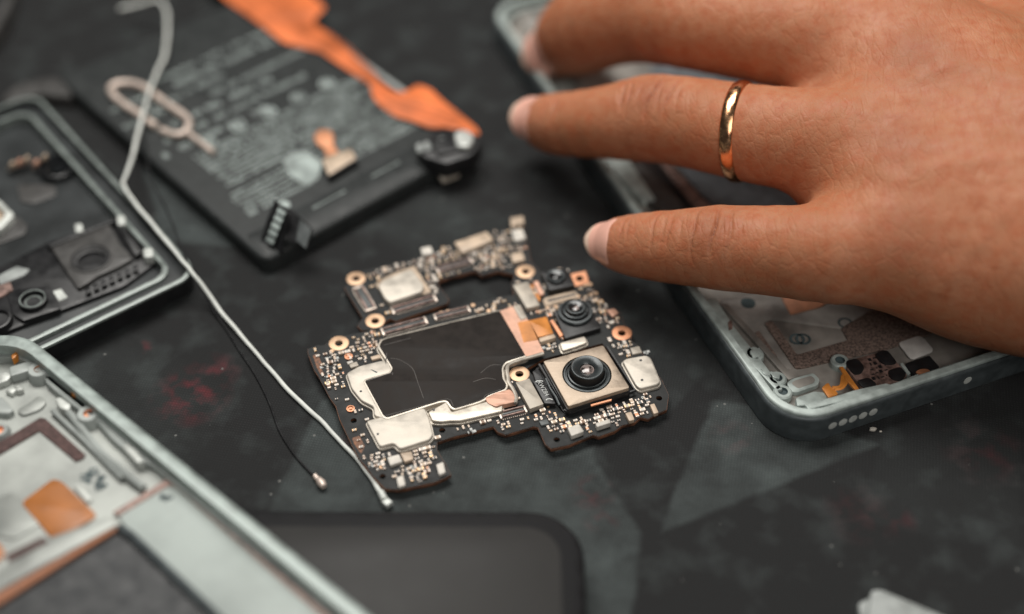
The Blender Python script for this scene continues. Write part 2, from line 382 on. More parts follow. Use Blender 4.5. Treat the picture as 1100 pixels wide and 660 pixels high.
# salmon heat strip, orange squares
part('copper_foil', board, M_salm, lambda b: prism(b, PL(zz(520,270,5,[(85,322),(150,298),(200,300),(322,545),(225,566)]), fz), fz-.4, fz+.06)); occupy(zz(520,270,5,[(80,310),(205,285),(330,555),(220,566)]), fz)
part('orange_label', board, M_flex2, lambda b: prism(b, PL(zz(520,270,5,[(180,385),(240,372),(288,478),(212,492)]), fz), fz+.07, fz+.1), label='orange square pad on the pink foil')
part('foil_clip', board, M_tan2, lambda b: prism(b, rnd(PL(zz(520,270,5,[(155,300),(192,290),(232,362),(196,372)]), fz), .2), BT, fz+.25, 0, .08))
part('foil_end', board, M_salm, lambda b: prism(b, rnd(PL(zz(520,360,4.714,[(5,318),(55,296),(130,274),(150,300),(165,340),(100,352),(60,366),(18,345)]), fz), .4), BT+.3, fz+.1, 0, .1, zf=lambda x, y: .08*math.sin(x*1.7))); occupy(zz(520,360,4.714,[(5,318),(130,274),(168,345),(60,372)]), fz)
part('shield_rim', board, M_sil, lambda b: tube(b, catmull([P(x, y, fz-.1) for x, y in zz(540,370,9.43,[(412,95),(330,120),(200,155),(100,190),(55,220),(45,270),(55,340),(60,390),(100,450),(135,530),(130,600)])], 4), .42, 8))
# chips
def chip(pix, h, m, r=.2, name='chip', bev=.08, cap=None):
    occupy(pix, BT+h); pts = rnd(PL(pix, BT+h), r, 3)
    return part(name, board, m, lambda b: prism(b, pts, BT, BT+h, 0, bev))
chip(zz(520,270,5,[(240,372),(336,350),(372,440),(290,462)]), 1.3, M_flex2, name='flex_connector')
chip(zz(520,270,5,[(294,466),(374,444),(386,462),(302,488)]), 1.1, M_tan, name='connector_end')
chip(zz(520,270,5,[(155,182),(235,162),(300,290),(228,306)]), 1.2, M_tan2)
part('camera_flex', board, M_flex2, lambda b: prism(b, PL(zz(520,270,5,[(238,180),(262,170),(300,240),(300,268)]), BT+.8), BT+.3, BT+.5))
part('camera_flex', board, M_salm, lambda b: prism(b, PL(zz(520,270,5,[(265,165),(288,160),(322,228),(300,236)]), BT+1), BT+.5, BT+1))
shield(zz(520,270,5,[(322,252),(420,226),(490,212),(502,244),(400,268),(335,290)]), BT+.5, M_tan, .4, .15)
part('slot', board, M_blk, lambda b: prism(b, rnd(PL(zz(520,270,5,[(338,262),(490,226),(492,236),(342,274)]), BT+.5), .15), BT+.505, BT+.53))
shield(zz(520,270,5,[(405,492),(540,455),(556,490),(500,512),(420,536)]), BT+1.1, M_sil, .5, .2)
shield(zz(520,360,4.714,[(700,132),(722,118),(820,102),(842,112),(893,235),(880,250),(790,272),(768,255)]), BT+1.2, M_silm, .5, .25)
part('shield_pinhole', board, M_blk, lambda b: [lathe(b, P(x, y, BT+1.21), [(0,.02),(.3,.02),(.3,0)], 10) for x, y in zz(520,360,4.714,[(793,128),(800,228)])])
chip(zz(540,370,9.43,[(130,385),(270,345),(415,605),(275,655)]), 1.25, M_tan2, .15)
# upper section shield and chips
chip(zz(320,220,4,[(330,340),(395,300),(500,262),(575,375),(400,428)]), .25, M_tan, .3, 'shield_base')
shield(zz(320,220,4,[(345,350),(362,325),(470,280),(490,276),(543,345),(536,372),(395,421),(372,402)]), BT+1.3, M_silm, .6, .3, False)
chip(zz(320,220,4,[(673,162),(810,116),(842,150),(705,208)]), .9, M_tan, .2)
chip(zz(320,220,4,[(527,186),(570,178),(582,208),(535,216)]), .8, M_wht, .2)
chip([(548,234),(562,232),(563,240),(549,243)], .9, M_tan, .2)
chip([(549,248),(561,246),(565,256),(553,259)], .9, M_wht, .4)
chip([(548,273),(561,270),(564,279),(551,282)], .7, M_tan, .2)
chip(zz(320,360,3.668,[(352,482),(398,470),(412,498),(364,514)]), .8, M_wht, .2)
chip(zz(320,360,3.668,[(404,466),(448,458),(456,488),(420,500)]), .8, M_tan, .2)
chip(zz(320,360,3.668,[(388,560),(415,553),(424,590),(396,600)]), .7, M_wht, .2)
chip(zz(320,360,3.668,[(545,510),(572,500),(582,540),(556,552)]), .7, M_wht, .2)
chip(zz(330,350,9.43,[(425,392),(500,362),(522,402),(440,426)]), .5, M_tan2, .1)
chip(zz(330,350,9.43,[(640,315),(735,288),(752,322),(655,345)]), .5, M_tan, .1)
chip(zz(330,350,9.43,[(400,365),(455,350),(468,368),(412,390)]), .4, M_wht, .1)
chip(zz(520,360,4.714,[(422,468),(480,450),(506,488),(442,512)]), 1.1, M_wht, .2)
chip(zz(520,360,4.714,[(564,446),(635,425),(642,444),(572,466)]), 1.2, M_wht, .2)
chip(zz(520,360,4.714,[(715,395),(745,388),(762,428),(735,436)]), .9, M_tan, .2)
chip(zz(520,360,4.714,[(840,352),(862,346),(884,392),(860,400)]), .9, M_tan, .2)
chip(zz(520,360,4.714,[(740,66),(785,56),(800,88),(752,98)]), .35, M_tan2, .1)
chip(zz(520,270,5,[(655,315),(700,308),(722,330),(690,352)]), .45, M_salm, .1)
chip(zz(520,360,4.714,[(278,436),(318,426),(330,448),(290,458)]), .5, M_grey, .1)
# board-to-board connectors
def connector(c, L, W, ang, z=BT):
    cx, cy = P2(*c, z); b = MB(); ca, sa = math.cos(ang), math.sin(ang)
    q = lambda x, y: (cx+x*ca-y*sa, cy+x*sa+y*ca)
    box(b, (cx, cy), L, W, z, z+.35, ang, 0, .05)
    for s in (-1, 1): box(b, q(0, s*W*.36), L*.94, W*.17, z+.35, z+.8, ang, 1, .04)
    box(b, q(0, 0), L*.8, W*.22, z+.35, z+.62, ang, 0, .03)
    for s in (-1, 1): box(b, q(s*L*.5, 0), W*.25, W*1.1, z, z+.6, ang, 2, .05)
    n = int(L/.42)
    for i in range(n):
        for s in (-1, 1): box(b, q(-L*.44+L*.88*i/(n-1), s*W*.58), .2, .25, z, z+.22, ang, 2)
    o = build('connector', b, [M_grey, M_rose, M_tin], board)
    occ.append([q(x*L*.56, y*W*.8) for x, y in ((-1,-1),(1,-1),(1,1),(-1,1))])
def cpx(a, b_, z=BT):
    a, b_ = Vector(P2(*a, z)), Vector(P2(*b_, z)); return (b_-a).length, math.atan2(b_.y-a.y, b_.x-a.x)
for a, b_, w in ((zz(320,220,4,[(408,462)])[0], zz(320,220,4,[(590,408)])[0], 1.9), (zz(320,220,4,[(365,553)])[0], zz(320,220,4,[(550,503)])[0], 1.9),
                 (zz(320,220,4,[(590,490)])[0], zz(320,220,4,[(735,455)])[0], 1.6), (zz(320,220,4,[(600,288)])[0], zz(320,220,4,[(745,246)])[0], 1.8),
                 (zz(320,220,4,[(258,362)])[0], zz(320,220,4,[(315,455)])[0], 2.2), (zz(520,360,4.714,[(82,414)])[0], zz(520,360,4.714,[(208,382)])[0], 1.7)):
    L_, an = cpx(a, b_); connector(((a[0]+b_[0])/2, (a[1]+b_[1])/2), L_, w, an)
# gold test dots and traces
if 1:
    for x, y in zz(320,220,4,[(752,432),(776,458),(820,456),(645,458),(617,465),(327,606),(322,548)])+zz(520,270,5,[(295,326),(342,308),(386,298),(545,180),(570,178),(574,233),(600,226),(602,258),(628,268),(503,243)])+zz(330,350,9.43,[(660,64),(675,200),(250,258)])+zz(320,360,3.668,[(330,520),(620,318)]):
        part('gold_test_pad', board, M_pad, lambda b: lathe(b, P(x, y, BT+.01), [(0,.06),(.42,.06),(.5,0)], 12))
for x, y in zz(320,360,3.668,[(208,293)])+zz(330,350,9.43,[(420,320)]): part('antenna_socket', board, M_cop, lambda b: lathe(b, P(x, y, BT), [(.85,0),(.85,.3),(.6,.32),(.55,.1),(.3,.1),(.3,.35),(0,.35)], 14))
# bronze wear on the left edge
def f(b):
    for q in ([(336,382),(341,380),(347,394),(341,397)], [(341,397),(345,396),(349,403),(346,405)], [(378,471),(386,468),(392,480),(388,488),(381,478)]): prism(b, rnd(PL(q, BT), .4), BT+.004, BT+.012)
part('bare_copper', board, mat('dull_bronze', (.15,.065,.032), .6, var=.5, vs=1500), f)
# ---- tiny components
caps = []
U = Vector((math.cos(UA), math.sin(UA))); V = Vector((-math.sin(UA), math.cos(UA)))
kinds = [(M_brn, M_tin), (M_tan, M_tin), (M_wht, M_tin), (M_grey, M_tin), (M_tan2, M_gold), (M_cop, M_tin)]
proto = []
for k, (a, e) in enumerate(kinds):
    for (l, w, h) in ((.85, .45, .36), (.6, .34, .28), (1.2, .7, .5)):
        b = MB(); box(b, (0, 0), l*.5, w, 0, h, 0, 0); box(b, (-l*.37, 0), l*.26, w*1.04, 0, h*1.03, 0, 1, .04); box(b, (l*.37, 0), l*.26, w*1.04, 0, h*1.03, 0, 1, .04)
        me = bpy.data.meshes.new('capacitor'); me.from_pydata([(v[0]*MM, v[1]*MM, v[2]*MM) for v in b.v], [], b.f); me.materials.append(a); me.materials.append(e)
        me.polygons.foreach_set('material_index', b.m); proto.append((me, l, w, b))
dense = [PL(q, BT) for q in (
    zz(330,350,9.43,[(460,120),(700,60),(760,250),(640,340),(400,420),(380,300)]),
    zz(330,350,9.43,[(130,370),(290,340),(400,640),(230,660)]),
    zz(320,360,3.668,[(320,455),(540,440),(570,550),(400,590),(280,530),(270,480)]),
    zz(320,360,3.668,[(545,345),(810,290),(830,370),(620,385)]),
    zz(520,360,4.714,[(60,360),(260,360),(420,420),(700,350),(880,330),(900,400),(450,530),(330,500),(230,440),(60,450)]),
    zz(320,220,4,[(330,280),(400,250),(560,210),(640,180),(900,110),(940,260),(760,300),(600,320),(640,400),(540,380),(500,270),(340,330)]),
    zz(520,270,5,[(530,160),(640,190),(740,340),(800,500),(860,560),(700,540),(660,400)]),
    zz(520,270,5,[(230,310),(350,300),(500,250),(520,280),(380,330),(250,350)]),
    zz(520,270,5,[(300,480),(400,470),(400,540),(330,560)]),
    zz(320,220,4,[(230,560),(340,540),(340,640),(230,640)]),
    [(540,247),(563,243),(570,281),(560,286),(536,290)])]
cand = []
xs = [BF.loc(p) for p in OUT]; x0, x1 = min(p[0] for p in xs), max(p[0] for p in xs); y0, y1 = min(p[1] for p in xs), max(p[1] for p in xs)
inner = offset(OUT, -.55)
y = y0
while y < y1:
    x = x0+random.random()*.5
    while x < x1:
        w = BF.w(x+random.uniform(-.04, .04), y+random.uniform(-.03, .03)); x += random.choice((1.15, 1.3, 1.6))
        if not inpoly(w, inner) or not inpoly(w, OUT): continue
        d = any(inpoly(w, q) for q in dense)
        if random.random() > (.95 if d else .30): continue
        if any(inpoly((w[0]+dx, w[1]+dy), q) for q in occ for dx, dy in ((0,0),(.5,0),(-.5,0),(0,.5),(0,-.5))): continue
        cand.append(w)
    y += .9
random.shuffle(cand)
rest = MB(); nrest = 0
for i, w in enumerate(cand):
    k = random.choices(range(6), (3, 5, 5, 3, 3, 1))[0]; s = random.choices((0, 1, 2), (5, 3, 2))[0]
    me, l, wd, b = proto[k*3+s]; a = UA+(math.pi/2 if random.random() < .4 else 0)+random.gauss(0, .012)
    if s == 2 or len(caps) < 99 and i < 70:
        if len(caps) < 99:
            o = bpy.data.objects.new('capacitor', me); COL.objects.link(o); o.parent = board
            o.location = (Vector((w[0], w[1], BT))*MM-board.location); o.rotation_euler = (0, 0, a); caps.append(o); continue
    ca, sa = math.cos(a), math.sin(a)
    o_ = len(rest.v); rest.v += [(w[0]+v[0]*ca-v[1]*sa, w[1]+v[0]*sa+v[1]*ca, BT+v[2]) for v in b.v]; rest.f += [tuple(q+o_ for q in ff) for ff in b.f]
    rest.m += [kk if False else (k if m_ == 0 else (7 if k == 4 else 6)) for m_ in b.m]; nrest += 1
o = build('small_components', rest, [M_brn, M_tan, M_wht, M_grey, M_tan2, M_cop, M_tin, M_gold], board, smooth=False); o['kind'] = 'stuff'
print('components', len(caps), nrest)
# white printed marks
if 1:
    for cx, cy, n_, s in ((349,394,5,1), (354,404,6,1), (356,383,6,1.4), (586,372,5,1), (592,373,4,1), (695,380,4,1), (671,372,4,1), (560,416,4,.7), (565,425,4,.7), (692,425,3,.8), (508,463,5,.8), (402,500,6,1), (444,504,8,1)):
        b = MB()
        for k in range(n_):
            c = P2(cx+k*1.7*s-n_*.8+random.uniform(-1, 1), cy+random.uniform(-2.5, 2.5), BT)
            if any(inpoly(c, q) for q in occ): continue
            box(b, c, random.choice((.22, .7, .5)), random.choice((.2, .6)), BT+.004, BT+.02, UA)
        if b.v: build('printed_mark', b, M_ink, board)
# ---- cameras
# main camera
cz = 4.7
plate = PL([(583.5,388),(648,370.8),(676.5,416.5),(610.5,436.8)], cz)
tray = PL([(570,397),(583,389),(648,371),(684,421),(612,446),(607,444)], 2.4)
cam = part('main_camera', board, M_blk, lambda b: (prism(b, offset(ccw(rnd(plate, .5)), .25), B0, cz-.9, 0, .2),
      prism(b, rnd(PL([(574,394),(584,388.5),(649,371),(682,419),(612,443),(606,441)], 2.9), .8), B0, 2.2, 0, .1),
      [tube(b, [P(*q, 3.0) for q in w_], .35, 6) for w_ in (((606,441),(612,443.5),(682,420),(652,373)), ((579,392),(609,441)))]))
c0 = P(630.5, 402, cz)
part('camera_plate', cam, M_brass, lambda b: prism(b, rnd(plate, .45), cz-1.0, cz, 0, .15, holes=[ringpoly(c0, 4.95, 44)]))
part('plate_slot', cam, M_cop, lambda b: prism(b, PL(zz(520,360,4.714,[(540,352),(645,325),(645,332),(542,360)]), 3.7), 3.4, 3.75))
part('lens_barrel', cam, [M_blk, M_lens, M_blkg], lambda b: lathe(b, (c0[0], c0[1], 0), [(4.92, cz-.5, 1), (4.65, cz-.05, 1), (4.35, cz-.02, 1), (4.3, cz-.35, 0), (4.0, cz-.3, 1), (3.85, cz+.25, 1), (3.6, cz+.3, 1), (3.5, cz+.1, 0), (3.35, cz+.5, 0), (3.3, cz+1.95, 0), (3.15, cz+2.12, 1), (2.95, cz+2.15, 1), (1.5, cz+1.5, 1), (1.35, cz+1.3, 2)], 52))
part('lens', cam, M_glass, lambda b: lathe(b, (c0[0], c0[1], 0), [(1.4, cz+1.3), (1.1, cz+1.46), (.6, cz+1.57), (.2, cz+1.6), (0, cz+1.6)], 28))
part('camera_cable', cam, M_blk, lambda b: (prism(b, rnd(PL(zz(540,370,9.43,[(300,365),(415,345),(540,600),(425,600)]), 3.2), .3), 2.4, 3.2, 0, .2), prism(b, rnd(PL(zz(540,370,9.43,[(300,270),(370,240),(420,350),(330,370)]), 2.6), .3), 2.0, 2.6, 0, .2)))
part('cable_edge', cam, M_lens, lambda b: tube(b, [P(*q, 3.3) for q in zz(540,370,9.43,[(435,350),(480,450),(540,540),(575,620)])], .28, 6))
# writing on the camera cable
def textmesh(s, size, c, ang, z, name, parent, m, ext=.01):
    cu = bpy.data.curves.new('writing', 'FONT'); cu.body = s; cu.size = size*MM; cu.extrude = ext*MM; cu.align_x = 'CENTER'; cu.align_y = 'CENTER'
    o = bpy.data.objects.new('writing_tmp', cu); COL.objects.link(o)
    dg = bpy.context.evaluated_depsgraph_get(); me = bpy.data.meshes.new_from_object(o.evaluated_get(dg)); bpy.data.objects.remove(o)
    me.materials.clear(); me.materials.append(m); q = bpy.data.objects.new(name, me); COL.objects.link(q); q.parent = parent
    q.location = Vector((c[0], c[1], z))*MM-worldloc(parent); q.rotation_euler = (0, 0, ang); return q
_, ta = cpx(zz(540,370,9.43,[(365,390)])[0], zz(540,370,9.43,[(445,520)])[0], 3.2)
textmesh('KWZ84', 1.25, P2(*zz(540,370,9.43,[(408,448)])[0], 3.2), ta, 3.225, 'cable_writing', cam, M_ink)
part('cable_mark', cam, M_ink, lambda b: [tube(b, catmull([P(*q, 3.25) for q in w_], 3), .13, 5, flat=.2) for w_ in (zz(540,370,9.43,[(335,385),(345,372),(380,368),(410,375)]), zz(540,370,9.43,[(438,568),(450,555),(480,552),(505,562)]))])
# middle camera
c = P(618, 334, 4.0)
mid = part('wide_camera', board, M_blk, lambda b: prism(b, rnd(PL([(594,334),(630,322),(646,352),(607,364)], 3.2), .5), BT-.3, 3.2, 0, .3)); occupy([(590,334),(632,322),(652,356),(606,368)])
part('lens_ring', mid, [M_lens, M_blk], lambda b: lathe(b, (c[0], c[1], 0), [(3.75, 3.15), (3.75, 3.75), (3.55, 3.95), (3.1, 3.98), (2.95, 3.6, 1), (2.6, 3.5, 1)], 40))
part('lens_barrel', mid, [M_blk, M_lens, M_blkg], lambda b: lathe(b, (c[0], c[1], 0), [(2.75, 3.3), (2.6, 4.3), (2.4, 4.4, 1), (2.2, 4.4, 1), (2.15, 4.2), (2.05, 5.0), (1.95, 5.15, 1), (1.7, 5.2, 1), (1.0, 4.95, 2), (.6, 4.8, 2)], 36))
part('lens', mid, M_glass, lambda b: lathe(b, (c[0], c[1], 0), [(.75, 4.82), (.4, 4.92), (0, 4.95)], 20))
part('camera_side_clip', mid, M_cop, lambda b: prism(b, PL(zz(520,270,5,[(355,372),(368,368),(425,450),(408,460)]), 2.8), BT, 2.8))
# small camera
c = P(597, 297, 4.2)
sm = part('depth_camera', board, M_blk, lambda b: (prism(b, rnd(PL([(581,292),(608,287.5),(618,306),(590,312)], 3.7), .4), BT-.3, 3.7, 0, .2)))
occupy([(578,290),(610,285),(622,310),(590,318)])
part('lens_barrel', sm, [M_blk, M_lens, M_blkg], lambda b: lathe(b, (c[0], c[1], 0), [(2.1, 3.6), (2.05, 4.3), (1.9, 4.45, 1), (1.5, 4.45, 1), (.7, 4.15, 2)], 28))
part('lens', sm, M_blkg, lambda b: lathe(b, (c[0], c[1], 0), [(.72, 4.14), (.4, 4.22), (0, 4.25)], 16))
# ================================================================== BATTERY
bz = 4.4
TF = Fr((284, 281), (519, 152), bz)      # x along near edge, y to the far side
bat = thing('phone_battery', 'flat black phone battery with grey label print, under the orange ribbon', 'battery', (*TF.w(28, 40), 0))
bw = TF.loc(P2(519, 152, bz))[0]
print('battery width', bw)
part('body', bat, M_batt, lambda b: prism(b, TF.rr(0, 0, bw, 92, 2.6), .3, bz, 0, 1.1, bseg=4))
part('end_cap', bat, M_batt, lambda b: prism(b, TF.rr(1.5, 1.0, bw-1.5, 9.5, 1), bz-.5, bz+.12, 0, .1))
part('end_cap_stripe', bat, M_print, lambda b: [box(b, TF.w(x, 7.2), l, .35, bz+.122, bz+.14, TF.ang()) for x, l in ((bw*.36, 9), (bw*.62, 8))])
def glyphs(b, x0, x1, y, h, z, dens=1.0):
    x = x0; step = h*.62
    while x < x1:
        if random.random() < .14: x += step; continue
        for k in range(2): 
            if random.random() < dens: box(b, TF.w(x+k*step*.5, y), h*.13, h*random.uniform(.5, 1), z, z+.02, TF.ang())
        if random.random() < dens: box(b, TF.w(x+step*.25, y+random.choice((-.4, 0, .4))*h), step*.55, h*.14, z+.021, z+.035, TF.ang())
        x += step
def f(b):
    z = bz+.005
    # blocks of lines, x across, y away from the near edge
    for i in range(6): glyphs(b, bw*.10, bw*.38-2*(i % 2), 15+i*1.7, 1.2, z)
    for i in range(9): glyphs(b, bw*.13, bw*(.93 if i % 3 else .8), 27+i*1.75, 1.35, z)
    for i in range(7): glyphs(b, bw*.45, bw*.95, 15.5+i*1.55, 1.2, z)
    for i, (a, c_, h) in enumerate(((.05,.55,2.4),(.1,.75,1.9),(.12,.62,2.2),(.4,.86,1.9),(.1,.5,1.8),(.3,.8,2.6),(.2,.9,1.8))): glyphs(b, bw*a, bw*c_, 46+i*4.6, h, z)
    glyphs(b, 2, 14, 62, 2.0, z); glyphs(b, 3, 12, 70, 1.6, z)
part('label_print', bat, M_print, f)
z = bz+.04
for x in (.22,.36,.5,.64,.78):
    c_ = TF.w(bw*x, 44.0 if x > .3 else 43.5)
    part('label_symbol', bat, M_print, lambda b: (lathe(b, (*c_, z), [(1.9,0),(1.9,.03),(1.35,.03),(1.35,0)], 18), box(b, c_, 1.3, 1.6, z, z+.03, TF.ang()+.5)))
part('label_symbol', bat, M_print, lambda b: lathe(b, (*TF.w(bw*.22, 12.5), z), [(0,.03),(1.5,.03),(1.5,0)], 18))
part('grey_foil_patch', bat, M_print, lambda b: prism(b, rnd(PL(zz(240,0,2.357,[(150,405),(200,380),(250,410),(240,455),(205,470),(165,440)]), bz), .8), bz+.06, bz+.1))
part('side_foil', bat, M_greyp, lambda b: prism(b, [TF.w(bw-2.2, 22), TF.w(bw-.9, 22), TF.w(bw-.9, 90), TF.w(bw-2.2, 90)], bz-.1, bz+.02))
# bent tab connector at the near corner
def strip(b, A, Bq, t, mi=0):
    """thick ribbon through pairs A[i],B[i]"""
    A = [Vector(a) for a in A]; Bq = [Vector(a) for a in Bq]; n = len(A); vs = []
    for i in range(n):
        tan = (A[min(i+1, n-1)]-A[max(i-1, 0)]).normalized(); nn = tan.cross((Bq[i]-A[i]).normalized()).normalized()*t/2
        vs += [A[i]+nn, Bq[i]+nn, Bq[i]-nn, A[i]-nn]
    fs = []
    for i in range(n-1):
        for k in range(4): fs.append((i*4+k, (i+1)*4+k, (i+1)*4+(k+1) % 4, i*4+(k+1) % 4))
    fs += [(3, 2, 1, 0), ((n-1)*4, (n-1)*4+1, (n-1)*4+2, (n-1)*4+3)]; b.add(vs, fs, mi)
tabp = part('terminal_tab', bat, [M_blk], lambda b: (strip(b, [P(278,262,2.5), P(281,258,4.5), P(287,238,8.0), P(296,215,11.5)], [P(302,277,2.5), P(303,271,4.5), P(306,250,8.0), P(311,232,11.5)], .5),
     strip(b, [P(296,217,11.4), P(314,226,10.4), P(336,246,9)], [P(290,242,7.8), P(308,254,7.0), P(330,269,6.2)], .5)), recalc=True)
build('tab_face', (lambda b: (strip(b, [P(323,236,9.9), P(335,247,9.2)], [P(319,259,7.0), P(329,267,6.5)], .7), b)[1])(MB()), M_grey, tabp, recalc=True)
def f(b):
    for k in range(5):
        x, y = 286+k*3.0, 258-k*7.5
        strip(b, [P(x-1, y, 5.9+k*1.3), P(x+1.6, y-5, 6.7+k*1.3)], [P(x+7, y+5, 5.9+k*1.3), P(x+9.4, y, 6.7+k*1.3)], .08)
build('tab_contacts', (lambda b: (f(b), b)[1])(MB()), M_print, tabp)
# small tan connector lying on battery
tc_ = thing('small_flex_connector', 'small tan two-pad flex connector lying on the battery label', 'connector', P(360, 175, bz))
part('pad', tc_, [M_blk], lambda b: prism(b, rnd(PL(zz(240,0,2.357,[(247,402),(325,373),(340,403),(266,448)]), 6.4), .5), bz+.11, 6.4, 0, .2))
part('contact_face', tc_, M_tan, lambda b: prism(b, rnd(PL(zz(240,0,2.357,[(250,404),(322,376),(336,400),(266,444)]), 6.6), .5), 6.4, 6.6, 0, .1))
part('neck', tc_, M_cop, lambda b: (prism(b, rnd(PL(zz(240,0,2.357,[(250,365),(276,360),(292,388),(262,402)]), 6), .3), 5.7, 6.0, 0, .1), prism(b, rnd(PL(zz(240,0,2.357,[(228,345),(245,328),(272,330),(282,350),(272,372),(240,370)]), 6), .8), 5.7, 6.05, 0, .1)))
# orange ribbon
rb = thing('ribbon_cable', 'bright orange flat ribbon cable running diagonally over the battery to a black plug', 'ribbon cable', P(400, 90, bz))
rib_px = [(200,-40),(230,-12),(247,3),(276,24),(305,45),(322,49),(345,56),(368,72),(397,90),(401,104),(409,113),(424,124),(445,131),(461,138),(480,137),(500,143),(516,144),(512,136),(480,112),(462,96),(449,91),(436,98),(425,99),(412,90),(402,80),(380,60),(360,42),(342,29),(336,22),(350,8),(334,-6),(310,-30),(290,-50)]
part('ribbon', rb, M_flex, lambda b: prism(b, rnd(PL(rib_px, bz+.7), 1.0, 3), bz+.35, bz+.7, 0, .1, zf=lambda x, y: .25*math.sin(x*.25)))
part('shading_trace', rb, mat('shading_copper', (.42,.11,.035), .45, .2), lambda b: [tube(b, catmull([P(x+dx, y+dy, bz+.78) for x, y in ((285,5),(318,30),(345,44),(370,62),(392,84),(405,100),(425,112),(455,122),(490,134))], 4), .16, 5, flat=.3) for dx, dy in ((0,0),(3,-5),(6,-10))])  # thin darker traces that put shading into the ribbon's colour
plug = part('plug', rb, M_blk, lambda b: (prism(b, rnd(PL([(446,158),(470,139),(495,137),(512,144),(517,154),(508,166),(480,176),(455,168)], 8.2), 1.2), bz-.5, 8.2, 0, .7), prism(b, rnd(PL([(462,150),(490,146),(500,158),(470,166)], 9.2), .8), 8.0, 9.2, 0, .4)))
part('solder_blob', plug, M_nubs, lambda b: prism(b, rnd(PL([(488,141),(500,138),(510,146),(504,158),(490,156)], 10.0), 1.2), 9.0, 10.0, 0, .6))
part('plug_teeth', plug, M_greyp, lambda b: [prism(b, PL([(447+k*8,156-k*2.2),(452+k*8,154-k*2.2),(455+k*8,162-k*2.2),(449+k*8,164-k*2.2)], 8.4), 8.0, 8.45) for k in range(4)])
part('plug_pad', plug, M_tan2, lambda b: prism(b, rnd(PL([(468,184),(486,180),(494,188),(476,195)], 3.5), .5), 2.8, 3.5, 0, .1))
# SIM ejector pin
pin = thing('ejector_pin', 'thin wire loop tool with a short tail on the battery under the white cable', 'ejector pin', P(165, 120, bz))
lp = [(168,136),(160,131),(148,122),(134,113),(122,103),(119,95),(127,90),(143,90),(158,96),(178,111),(196,123),(203,131),(201,140),(193,145),(183,144),(174,140)]
def f(b):
    tube(b, catmull([P(x, y, bz+1.0) for x, y in lp], 5), .92, 12)
    tube(b, [P(200,142,bz+.7), P(215,153,bz+.65), P(229,164,bz+.7)], .75, 10)
build('ejector_pin', (lambda b: (f(b), b)[1])(MB()), M_pin, pin).name = 'wire_loop'
# ================================================================== WHITE CABLE, BLACK CABLE
wc = thing('antenna_cable', 'long thin white cable running over the camera cover down to the circuit board corner', 'cable', P(300, 410, 0))
wp = [(128,10,6.6),(140,7,6.6),(152,4,6.6),(168,0,6.8),(176,6,6.9),(180,18,7),(179,40,7),(176,62,7.4),(168,80,7.6),(160,100,7.8),(154,122,7.8),(147,150,7.4),(140,175,7.0),(134,192,6.8),(133,200,6.6),(142,215,6.6),(158,234,6.6),(176,256,6.6),(196,281,6.6),(207,293,6.2),(218,308,4.4),(232,328,2.2),(252,352,1.0),(272,376,.6),(290,397,.6),(312,421,.6),(334,443,.6),(352,459,.6),(366,475,.6),(384,494,.7),(400,515,.8),(411,532,1.0)]
part('jacket', wc, M_wire, lambda b: tube(b, [p_+Vector((.09*math.sin(i*.37)+.05*math.sin(i*.91+1), .07*math.sin(i*.53), 0)) for i, p_ in enumerate(catmull([P(*q) for q in wp], 6))], lambda t: .46+.03*math.sin(t*40), 12))
part('plug', wc, M_nubs, lambda b: (tube(b, [P(409,529,1.0), P(413,537,1.1)], .72, 12), box(b, P2(416,540,1.2), 1.5, 1.5, .5, 1.6, .8, 0, .3)))
kc = thing('coaxial_cable', 'thin black cable with a small brass tip lying beside the white antenna cable', 'cable', P(300, 440, 0))
kp = [(154,140,7.0),(158,170,6.6),(163,195,6.4),(180,228,6.4),(200,280,6.4),(212,302,5),(226,328,1.6),(242,352,.5),(258,378,.4),(274,402,.4),(289,432,.4),(300,462,.4),(316,488,.4),(332,506,.5),(340,513,.6)]
part('jacket', kc, M_blk, lambda b: tube(b, catmull([P(*q) for q in kp], 6), .21, 8))
part('tip', kc, M_pin, lambda b: (tube(b, [P(338,511,.7), P(343,517,.8)], .5, 10), tube(b, [P(342,515,.9), P(345,519,1.0), P(348,523,1.0)], lambda t: .6+.3*math.sin(t*3.14), 12)))
# ================================================================== LEFT COVER (camera cover)
lz = 5.6
LF = Fr((215, 293), (105, 172.5), lz, 1)    # x up the right edge, y to the left
LF.y = Vector((-LF.x.y, LF.x.x)); 
if (Vector(P2(48, 362, lz))-LF.o).dot(LF.y) < 0: LF.y = -LF.y
cov = thing('camera_cover', 'black phone cover with round camera holes and a smoky grey green rim', 'phone cover', (*P2(80, 250, 0), 0))
LW = LF.loc(P2(45, 96, lz))[0]; print('cover width', LW, 'corner check', LF.loc(P2(48, 362, lz)))
M_lrim = mat('smoky_rim', (.22,.25,.235), .35, .2)
part('shell', cov, M_tray, lambda b: (prism(b, LF.rr(.5, .5, LW-.5, 149, 5), .4, 1.4, 0, .3)))
part('side_wall', cov, M_blk, lambda b: prism(b, LF.rr(.15, .15, LW-.15, 149.8, 5), 1.2, lz-.55, 0, holes=[LF.rr(1.1, 1.1, LW-1.1, 148, 4)]))
part('outer_rim', cov, M_lrim, lambda b: prism(b, LF.rr(0, 0, LW, 150, 5), lz-.6, lz, 0, .25, holes=[LF.rr(1.0, 1.0, LW-1.0, 148, 4)]))
part('inner_ledge', cov, M_tray, lambda b: prism(b, LF.rr(1.0, 1.0, LW-1.0, 149, 5), 1.3, 3.9, 0, .2, holes=[LF.rr(4.2, 4.2, LW-4.2, 146, 4)]))
part('inner_rim', cov, M_lrim, lambda b: prism(b, LF.rr(4.0, 4.0, LW-4.0, 147, 4.2), 1.4, 4.8, 0, .3, holes=[LF.rr(5.1, 5.1, LW-5.1, 145, 3.6)]))
